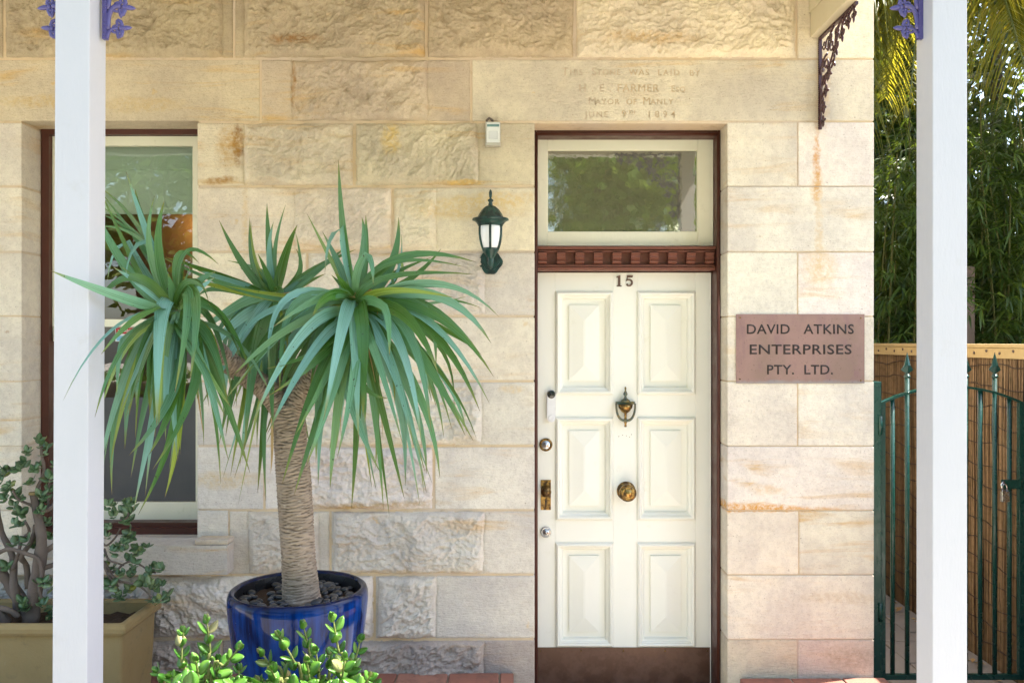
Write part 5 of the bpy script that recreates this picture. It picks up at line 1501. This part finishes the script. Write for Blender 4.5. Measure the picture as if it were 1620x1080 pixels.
for key, hd in (('L',HL),('R',HR),('M',HM),('X',(560,492,YP-0.02))):
    hb = P(*hd)
    for cx_, cy_, tx, ty, dy, wf in LEAVES[key]:
        fw_ = -0.46 if (key == 'L' and tx < 172 and cy_ > 400 and ty > 400 and ty < 700) else 0.0
        if fw_: dy = fw_ + 0.02*wf
        if not fw_: tx += yr.gauss(0,5); ty += yr.gauss(0,6); cx_ += yr.gauss(0,12); cy_ += yr.gauss(0,10)
        tip = P(tx, ty, hd[2]+dy); c0 = P(cx_, cy_, hd[2]+(dy*0.86 if fw_ else dy*0.55 - (0.02 if dy<0 else -0.02)))
        base = hb + (c0-hb).normalized()*0.022 + Vector((yr.uniform(-.012,.012), yr.uniform(-.012,.012), yr.uniform(-.02,.02)))
        strap(base-yl, c0-yl, tip-yl, 0.047*KS*wf*(0.88 if fw_ else 1), yr.uniform(-0.6,0.6))
        if not fw_ and yr.random() < 0.5 and (len(yuc.children) < 268):
            j = lambda s: Vector((yr.gauss(0,s), yr.gauss(0,s)*0.6, yr.gauss(0,s)))
            strap(base-yl+j(.008), c0-yl+j(.03), tip-yl+j(.05), 0.044*KS*wf, yr.uniform(-0.8,0.8))
    if key == 'X': continue
    # short inner spears and older drooping leaves filling the head
    for k in range(9):
        a = yr.uniform(0, 6.28); el = yr.uniform(0.6, 1.4); L = yr.uniform(0.09,0.21)
        d = Vector((math.cos(a)*math.cos(el), math.sin(a)*math.cos(el), math.sin(el)))
        strap(hb-yl+d*0.01, hb-yl+d*L*0.55, hb-yl+d*L+Vector((d.x*0.05,d.y*0.05,0)), 0.030, yr.uniform(-1,1))
    for k in range(24):
        a = yr.uniform(0, 6.28); L = yr.uniform(0.26,0.47)
        o_ = Vector((math.cos(a), math.sin(a)*0.7, 0))
        if hd[2] + o_.y*L*0.6 > -0.06: o_.y = 0.1
        base = hb - Vector((0,0,0.03)) - yl
        strap(base+o_*0.02, base+o_*L*0.45+Vector((0,0,0.02)), base+o_*L*yr.uniform(.35,.7)+Vector((0,0,-L*yr.uniform(.55,.85))), 0.039, yr.uniform(-1,1))
for bx_, by_, cx_, cy_, tx, ty in ((563,470,500,455,440,465),(572,468,590,450,575,490),(585,462,605,470,596,500),(560,466,580,455,600,462),(430,660,432,720,428,748),(300,520,310,600,322,690),(575,520,600,600,606,690),(548,520,535,600,540,700),(262,520,250,600,244,690)):
    strap(P(bx_,by_,YP-.03)-yl, P(cx_,cy_,YP-.06)-yl, P(tx,ty,YP-.06)-yl, 0.012, 0.2, 'dry_leaf', M['dry'])

# ================================================================ box shrubs at the front
br = random.Random(8)
BL = [leafmesh('leaf', 0.030, 0.022, 0.0014, 0.10), leafmesh('leaf', 0.026, 0.0185, 0.0014, 0.18), leafmesh('leaf', 0.034, 0.024, 0.0014, 0.05)]
def shrub(name_label, sprigs, yb):
    cx_ = sum(s[2] for s in sprigs)/len(sprigs)
    base = Vector((PX(cx_, yb), yb, 0.0))
    sh = empty('box_shrub', base); tag(sh, name_label, 'shrub', 'small-leaved green shrubs in front')
    n_ = [0]
    extra = MB(); ext_t = []
    for tx, ty, bx_, by_, dy in sprigs:
        p2 = P(tx, ty, yb+dy) - base; p0 = P(bx_, by_, yb+dy*0.5) - base
        foot = Vector((br.uniform(-.06,.06), br.uniform(-.06,.06), 0.0))
        mid = p0.lerp(p2, 0.5) + Vector((br.uniform(-.008,.008), 0, 0))
        path_ = catmull([foot, foot.lerp(p0,0.6)+Vector((br.uniform(-.03,.03),br.uniform(-.03,.03),0)), p0, mid, p2], 6)
        MB().tube(path_, [0.006-0.0046*i/(len(path_)-1) for i in range(len(path_))], 6).build('stem', M['stem'], sh)
        L = (p2-p0).length
        T = (p2-p0).normalized(); a = T.cross(Vector((0,1,0))).normalized(); b = T.cross(a)
        npair = max(3, int(L/0.0185))
        for k in range(npair):
            t = (k+0.7)/npair
            p = p0.lerp(p2, t) if t < 0.5 else mid.lerp(p2, (t-0.5)*2)
            p = p0.lerp(mid, t*2) if t < 0.5 else p
            an = k*math.pi/2*1.0 + 0.5 + br.uniform(-.35,.35)
            s = (0.75 if t > 0.85 else 1.0)*br.uniform(0.8,1.1)
            for sg in (0, math.pi):
                o_ = a*math.cos(an+sg)+b*math.sin(an+sg)
                up_ = 0.55 + 0.6*t + br.uniform(-.15,.2)
                me = BL[br.randrange(3)]
                d = o_ + T*up_
                if n_[0] < 290: place_leaf(me, M['box'], sh, p, d, T + Vector((0,-0.4,0)), s); n_[0] += 1
                else: raw_leaf(extra, me, p, d, T, s)
        place_leaf(BL[1], M['box'], sh, p2, T+Vector((.2,0,0)), Vector((0,-1,0)), 0.6); place_leaf(BL[1], M['box'], sh, p2, T-Vector((.2,0,0)), Vector((0,-1,0)), 0.6)
    # leafy body below the shoots
    xs = [s[2] for s in sprigs]
    for k in range(1500):
        px = br.uniform(min(xs)-25, max(xs)+25); py = 1085 + abs(br.gauss(0,1))*230
        p = P(px, min(py, 1700), yb+br.gauss(0,0.10)) - base
        if p.z < 0.05: continue
        d = Vector((br.uniform(-1,1), br.uniform(-1,.4), br.uniform(-.2,1)))
        raw_leaf(extra, BL[br.randrange(3)], p, d, Vector((br.uniform(-.3,.3),-.4,1)), br.uniform(.8,1.2))
    o = extra.build('foliage', M['box'], sh, raw=True); tag(o, kind='stuff')
YS = -2.22
shrub('bright green box shrub in front of the left side of the blue pot', [
  (290,1000,294,1085,0.0),(327,982,330,1075,0.03),(378,1025,335,1078,-.02),(310,1045,312,1100,-.06),(250,1062,285,1095,.02),(378,1060,372,1110,.05),(345,1045,340,1100,.02),(270,1072,300,1110,-.05),(392,1078,380,1115,-.03),(325,1040,320,1100,.06)], YS)
shrub('bright green box shrub in front of the right side of the blue pot', [
  (442,1006,478,1085,0.0),(480,990,492,1080,.03),(527,978,545,1075,-.01),(570,1012,540,1075,.02),(415,1033,450,1085,.01),(560,1050,552,1110,.04),(585,1070,565,1110,-.03),(500,1030,505,1090,-.04),(455,1050,462,1110,.05),(520,1035,520,1090,.05),(410,1078,430,1110,0),(485,1045,480,1100,-.06),(545,1040,535,1100,-.05),(430,1060,450,1100,-.05)], YS+0.02)
# ================================================================ garden behind the fence: bamboo, palm, rubble wall
def toned(mb, tones, name, m, parent):
    me = bpy.data.meshes.new(name); me.from_pydata(mb.v, [], mb.f); me.polygons.foreach_set('use_smooth', mb.sm)
    at = me.attributes.new('tone', 'FLOAT', 'POINT'); at.data.foreach_set('value', tones); me.update()
    return link(name, me, m, parent)
gw = MB().box(2.9, 9.0, 7.0, 7.3, 0.0, 3.0).build('garden_wall', M['rubble']); tag(gw, 'rough brown rubble wall half hidden behind the bamboo', 'wall')

gr_ = random.Random(55)
def lance(mb, tones, p, d, L, W, tone_, droop=0.25):
    d = d.normalized(); s = d.cross(Vector((0,0,1)))
    s = s.normalized() if s.length > 0.05 else Vector((1,0,0))
    s = (s + Vector((gr_.uniform(-.5,.5),gr_.uniform(-.5,.5),gr_.uniform(-.8,.8)))); s = (s - d*s.dot(d)).normalized()
    m1 = p + d*L*0.35; e_ = p + d*L + Vector((0,0,-droop*L))
    mb.add([p, m1 - s*W*0.5, m1 + s*W*0.5, (m1+e_)*0.5 - s*W*0.32, (m1+e_)*0.5 + s*W*0.32, e_], [(0,1,2),(1,3,4,2),(3,5,4)], False)
    tones += [tone_]*6
def bamboo(x, y, nc, spread, h0, h1, nl, label):
    o = empty('bamboo_clump', (x, y, 0)); tag(o, label, 'bamboo', 'bamboo clumps behind the fence')
    mb = MB(); tn = []
    for k in range(nc):
        bx_, by_ = gr_.gauss(0,spread*0.5), gr_.gauss(0,spread*0.4)
        H = gr_.uniform(h0, h1); lx_, ly_ = gr_.gauss(0,.10)*H*.4, gr_.gauss(0,.10)*H*.4
        pts = []; rd = []
        nseg = int(H/0.24)
        r0 = gr_.uniform(0.008,0.015)
        for i in range(nseg+1):
            t = i/nseg
            p = Vector((bx_+lx_*t*t, by_+ly_*t*t, H*t))
            r = r0*(1-0.6*t)
            if i: pts.append(p-Vector((0,0,0.012))); rd.append(r)
            pts.append(p); rd.append(r*1.22)
            pts.append(p+Vector((0,0,0.012))); rd.append(r)
        MB().tube(pts, rd, 8).build('culm', M['culm'], o)
        for q in range(nl//nc):
            t = gr_.uniform(0.18, 1.0)
            p = Vector((bx_+lx_*t*t, by_+ly_*t*t, H*t))
            a = gr_.uniform(0,6.28); ln = abs(gr_.gauss(0,.30))+0.06
            tw = p + Vector((math.cos(a)*ln, math.sin(a)*ln, gr_.uniform(-.10,.16)))
            td = Vector((math.cos(a), math.sin(a), -0.15))
            n = gr_.randrange(5,9)
            tv = min(max(gr_.gauss(.5,.3),0),1)
            for s in range(n):
                d = td + Vector((gr_.uniform(-.9,.9), gr_.uniform(-.9,.9), gr_.uniform(-.75,.45)))
                lance(mb, tn, tw, d, gr_.uniform(.10,.20), gr_.uniform(.012,.020), tv)
    toned(mb, tn, 'foliage', M['bamboo'], o)['kind'] = 'stuff'
# places seen through the two gaps over the fence
bamboo(PX(1400,2.6), 2.6, 7, 0.35, 2.5, 3.5, 1000, 'bamboo clump nearest the corner of the stone wall')
bamboo(PX(1425,4.2), 4.2, 8, 0.5, 2.8, 4.0, 1000, 'bamboo clump further back behind the first one')
bamboo(PX(1555,2.5), 2.5, 7, 0.4, 2.5, 3.6, 1000, 'bamboo clump with dense low leaves right of the right post')
bamboo(PX(1600,3.3), 3.3, 7, 0.5, 2.7, 3.8, 1000, 'bamboo clump at the right edge of the picture')
bamboo(PX(1500,3.6), 3.6, 8, 0.5, 2.6, 3.8, 800, 'bamboo clump mostly hidden by the right white post')
bamboo(PX(1560,5.0), 5.0, 8, 0.7, 3.0, 4.4, 1000, 'bamboo clump at the back against the rubble wall')
bamboo(PX(1680,2.2), 2.2, 6, 0.4, 2.5, 3.6, 600, 'bamboo clump just beyond the right edge by the fence')

# palm with hanging fronds; its trunk stands behind the right post
plx, ply = PX(1492,2.9), 2.9
palm = empty('palm_tree', (plx, ply, 0)); tag(palm, 'tall palm with drooping feathery fronds behind the fence', 'palm')
crown_z = 4.6
pts = []; rd = []
for i in range(46):
    z = crown_z*i/45; pts += [(0.02*math.sin(z), 0, z)]; rd.append((0.12-0.02*i/45)*(1.06 if i%2 else 0.98))
MB().tube(pts, rd, 14).build('trunk', M['trunk'], palm)
def frond(a, out, droop, rise, llen, tonem, n=46):
    d = Vector((math.cos(a), math.sin(a), 0)); side = Vector((-d.y, d.x, 0))
    p0 = Vector((0,0,crown_z-0.05)) + d*0.08
    p1 = p0 + d*out*0.45 + Vector((0,0,rise)); p2 = p0 + d*out + Vector((0,0,-droop))
    pts = bez(p0, p1, p2, n)
    mb = MB(); tn = []
    mb.tube(pts, [0.020-0.016*i/n for i in range(n+1)], 6); tn += [0.6]*len(mb.v)
    for i in range(5, n+1):
        t = i/n
        T = (pts[min(i+1,n)]-pts[i-1]).normalized()
        for sg in (-1, 1):
            for sub in range(2):
                L = llen*(0.45+0.9*math.sin(math.pi*min(t*0.92+.08,1)))*gr_.uniform(.85,1.1)
                b = pts[i].lerp(pts[i-1], 0.5*sub)
                dd = (side*sg*0.75 + T*0.55 + Vector((gr_.uniform(-.12,.12),gr_.uniform(-.12,.12),-0.10+gr_.uniform(-.12,.12)))).normalized()
                W = gr_.uniform(.026,.042)
                tv = min(max(gr_.gauss(tonem,.18),0),1)
                prev = b
                q = []
                for s in range(5):
                    u = s/4
                    pos = b + dd*L*u*(1-0.25*u) + Vector((0,0,-1))*L*0.75*u*u
                    w = W*0.5*(1-u**1.6)+0.0008
                    wn_ = T*0.8 + Vector((0,0,0.35)); q.append((pos-wn_*w, pos+wn_*w))
                nb = len(mb.v)
                mb.add([v for pr_ in q for v in pr_], [(2*s,2*s+1,2*s+3,2*s+2) for s in range(4)], True)
                tn += [tv]*10
    toned(mb, tn, 'frond', M['palm'], palm)
for a, out, droop, rise, ll, tm_ in [
    (R(200),1.5,1.15,.50,.62,.35),(R(170),1.5,.75,.6,.62,.8),(R(235),1.3,1.25,.45,.62,.3),(R(150),1.7,.6,.7,.6,.7),(R(265),1.2,1.1,.45,.62,.55),
    (R(300),1.3,1.2,.45,.65,.15),(R(330),1.5,.9,.55,.62,.85),(R(0),1.6,.7,.65,.62,.9),(R(35),1.6,.5,.75,.6,.7),(R(80),1.7,.4,.8,.55,.5),(R(115),1.6,.5,.75,.55,.6),(R(190),1.2,1.4,.35,.6,.2),(R(318),1.1,1.4,.35,.62,.1),(R(213),1.35,1.75,.45,.62,.25),(R(192),1.5,1.55,.5,.6,.75),(R(322),1.35,1.85,.45,.66,.05),(R(340),1.5,1.6,.5,.62,.3),(R(250),1.8,.7,.65,.62,.9),(R(285),1.8,.6,.7,.62,.8)]:
    frond(a, out, droop, rise, ll, tm_)

# dark evergreens closing the garden behind the bamboo
def evergreen(x, y, h, r, n, label):
    o = empty('evergreen_tree', (x, y, 0)); tag(o, label, 'tree', 'evergreens behind the bamboo')
    MB().tube([(0,0,0),(0.04,0,h*.5),(0,0,h*.95)], [.14,.10,.02], 9).build('trunk', M['wood'], o)
    mb = MB(); tn = []
    for k in range(n):
        a = gr_.uniform(0,6.28); z = h*(0.06+0.94*gr_.random()); q = r*math.sqrt(gr_.uniform(.15,1))*(1.05-0.55*(z/h)**2)
        q *= 1+0.18*math.sin(a*5+z*2.3)
        p = Vector((q*math.cos(a), q*math.sin(a), z))
        lance(mb, tn, p, Vector((math.cos(a)+gr_.uniform(-.8,.8), math.sin(a)+gr_.uniform(-.8,.8), gr_.uniform(-.6,.5))), gr_.uniform(.16,.30), gr_.uniform(.05,.09), gr_.random()*.6)
    toned(mb, tn, 'crown', M['bamboo'], o)['kind'] = 'stuff'
evergreen(3.9, 6.2, 6.4, 1.4, 11000, 'dark evergreen tree seen between the stone wall and the right post')
evergreen(5.6, 6.0, 6.8, 1.6, 12000, 'dark evergreen tree seen right of the right post')
evergreen(6.4, 3.4, 8.2, 1.5, 7000, 'dark evergreen tree added out of view at right to shade the bamboo')  # unseen; added to keep the sun off the bamboo
evergreen(4.9, 8.6, 7.2, 1.8, 10000, 'dark evergreen tree far behind the others')

# ================================================================ trees across the street, mirrored in the glass
tr_ = random.Random(91)
def street_tree(x, y, h, r, n, label):
    o = empty('street_tree', (x, y, 0)); tag(o, label, 'tree', 'trees across the street')
    pts = [(0,0,0),(0.05,0.03,h*0.25),(-0.05,0.08,h*0.5),(0.05,0,h*0.8)]
    MB().tube(catmull([Vector(p) for p in pts], 5), [0.20-0.14*i/15 for i in range(16)], 10).build('trunk', M['wood'], o)
    mb = MB(); tn = []
    cl = []
    for k in range(26):
        a = tr_.uniform(0,6.28); ph = tr_.uniform(-.9,1.0); rr_ = r*tr_.uniform(.1,.95)
        cl.append(Vector((rr_*math.cos(a)*math.sqrt(max(0,1-ph*ph*.7)), rr_*math.sin(a)*math.sqrt(max(0,1-ph*ph*.7)), h*0.62+ph*h*0.36)))
    for c_ in cl[::3]:
        MB().tube(catmull([Vector((0,0.05,h*.35)), Vector((c_.x*.4,c_.y*.4,h*.45+c_.z*.1)), c_], 4), [0.06,.055,.05,.045,.04,.03,.02,.015,.012], 6).build('limb', M['wood'], o)
    for k in range(n):
        c_ = cl[tr_.randrange(len(cl))]
        p = c_ + Vector((tr_.gauss(0,.5), tr_.gauss(0,.5), tr_.gauss(0,.38)))
        d = Vector((tr_.uniform(-1,1), tr_.uniform(-1,1), tr_.uniform(-.9,.4))).normalized()
        s = d.orthogonal(); s.rotate(Quaternion(d, tr_.uniform(0,6.28))); s.normalize()
        L = tr_.uniform(.16,.30); W = L*.5
        b = len(mb.v)
        mb.add([p, p+d*L*.45-s*W*.5, p+d*L, p+d*L*.45+s*W*.5], [(0,1,2,3)])
        tn += [min(max(tr_.gauss(.5,.25),0),1)]*4
    toned(mb, tn, 'crown', M['treeleaf'], o)['kind'] = 'stuff'
street_tree(2.0, -11.5, 7.4, 3.0, 16000, 'leafy tree across the street mirrored in the glass above the door')
street_tree(6.2, -12.5, 7.2, 2.6, 10000, 'leafy tree across the street right of the one facing the door')
street_tree(-2.8, -12.0, 7.0, 2.6, 10000, 'leafy tree across the street facing the lantern')
street_tree(-6.6, -11.0, 7.6, 2.8, 13000, 'leafy tree across the street mirrored in the sash window')
hd_ = empty('added_hedge', (-2.0,-8.6,0)); tag(hd_, 'clipped dark hedge added along the street to darken the reflection in the sash window', 'hedge')  # unseen; put in to darken what the sash window mirrors
mb = MB(); tn = []
for k in range(9000):
    p = Vector((tr_.uniform(-9,7), tr_.uniform(-.45,.45), 1.25*math.sqrt(tr_.random())))
    dd = Vector((tr_.uniform(-1,1), tr_.uniform(-1,1), tr_.uniform(-.3,1)))
    lance(mb, tn, p, dd, tr_.uniform(.10,.16), .06, tr_.random(), .1)
toned(mb, tn, 'foliage', M['treeleaf'], hd_)['kind'] = 'stuff'
MB().box(-9, 7, -.30, .30, 0.0, 1.05).build('inner_twigs', M['wood'], hd_)
bpy.context.view_layer.update()
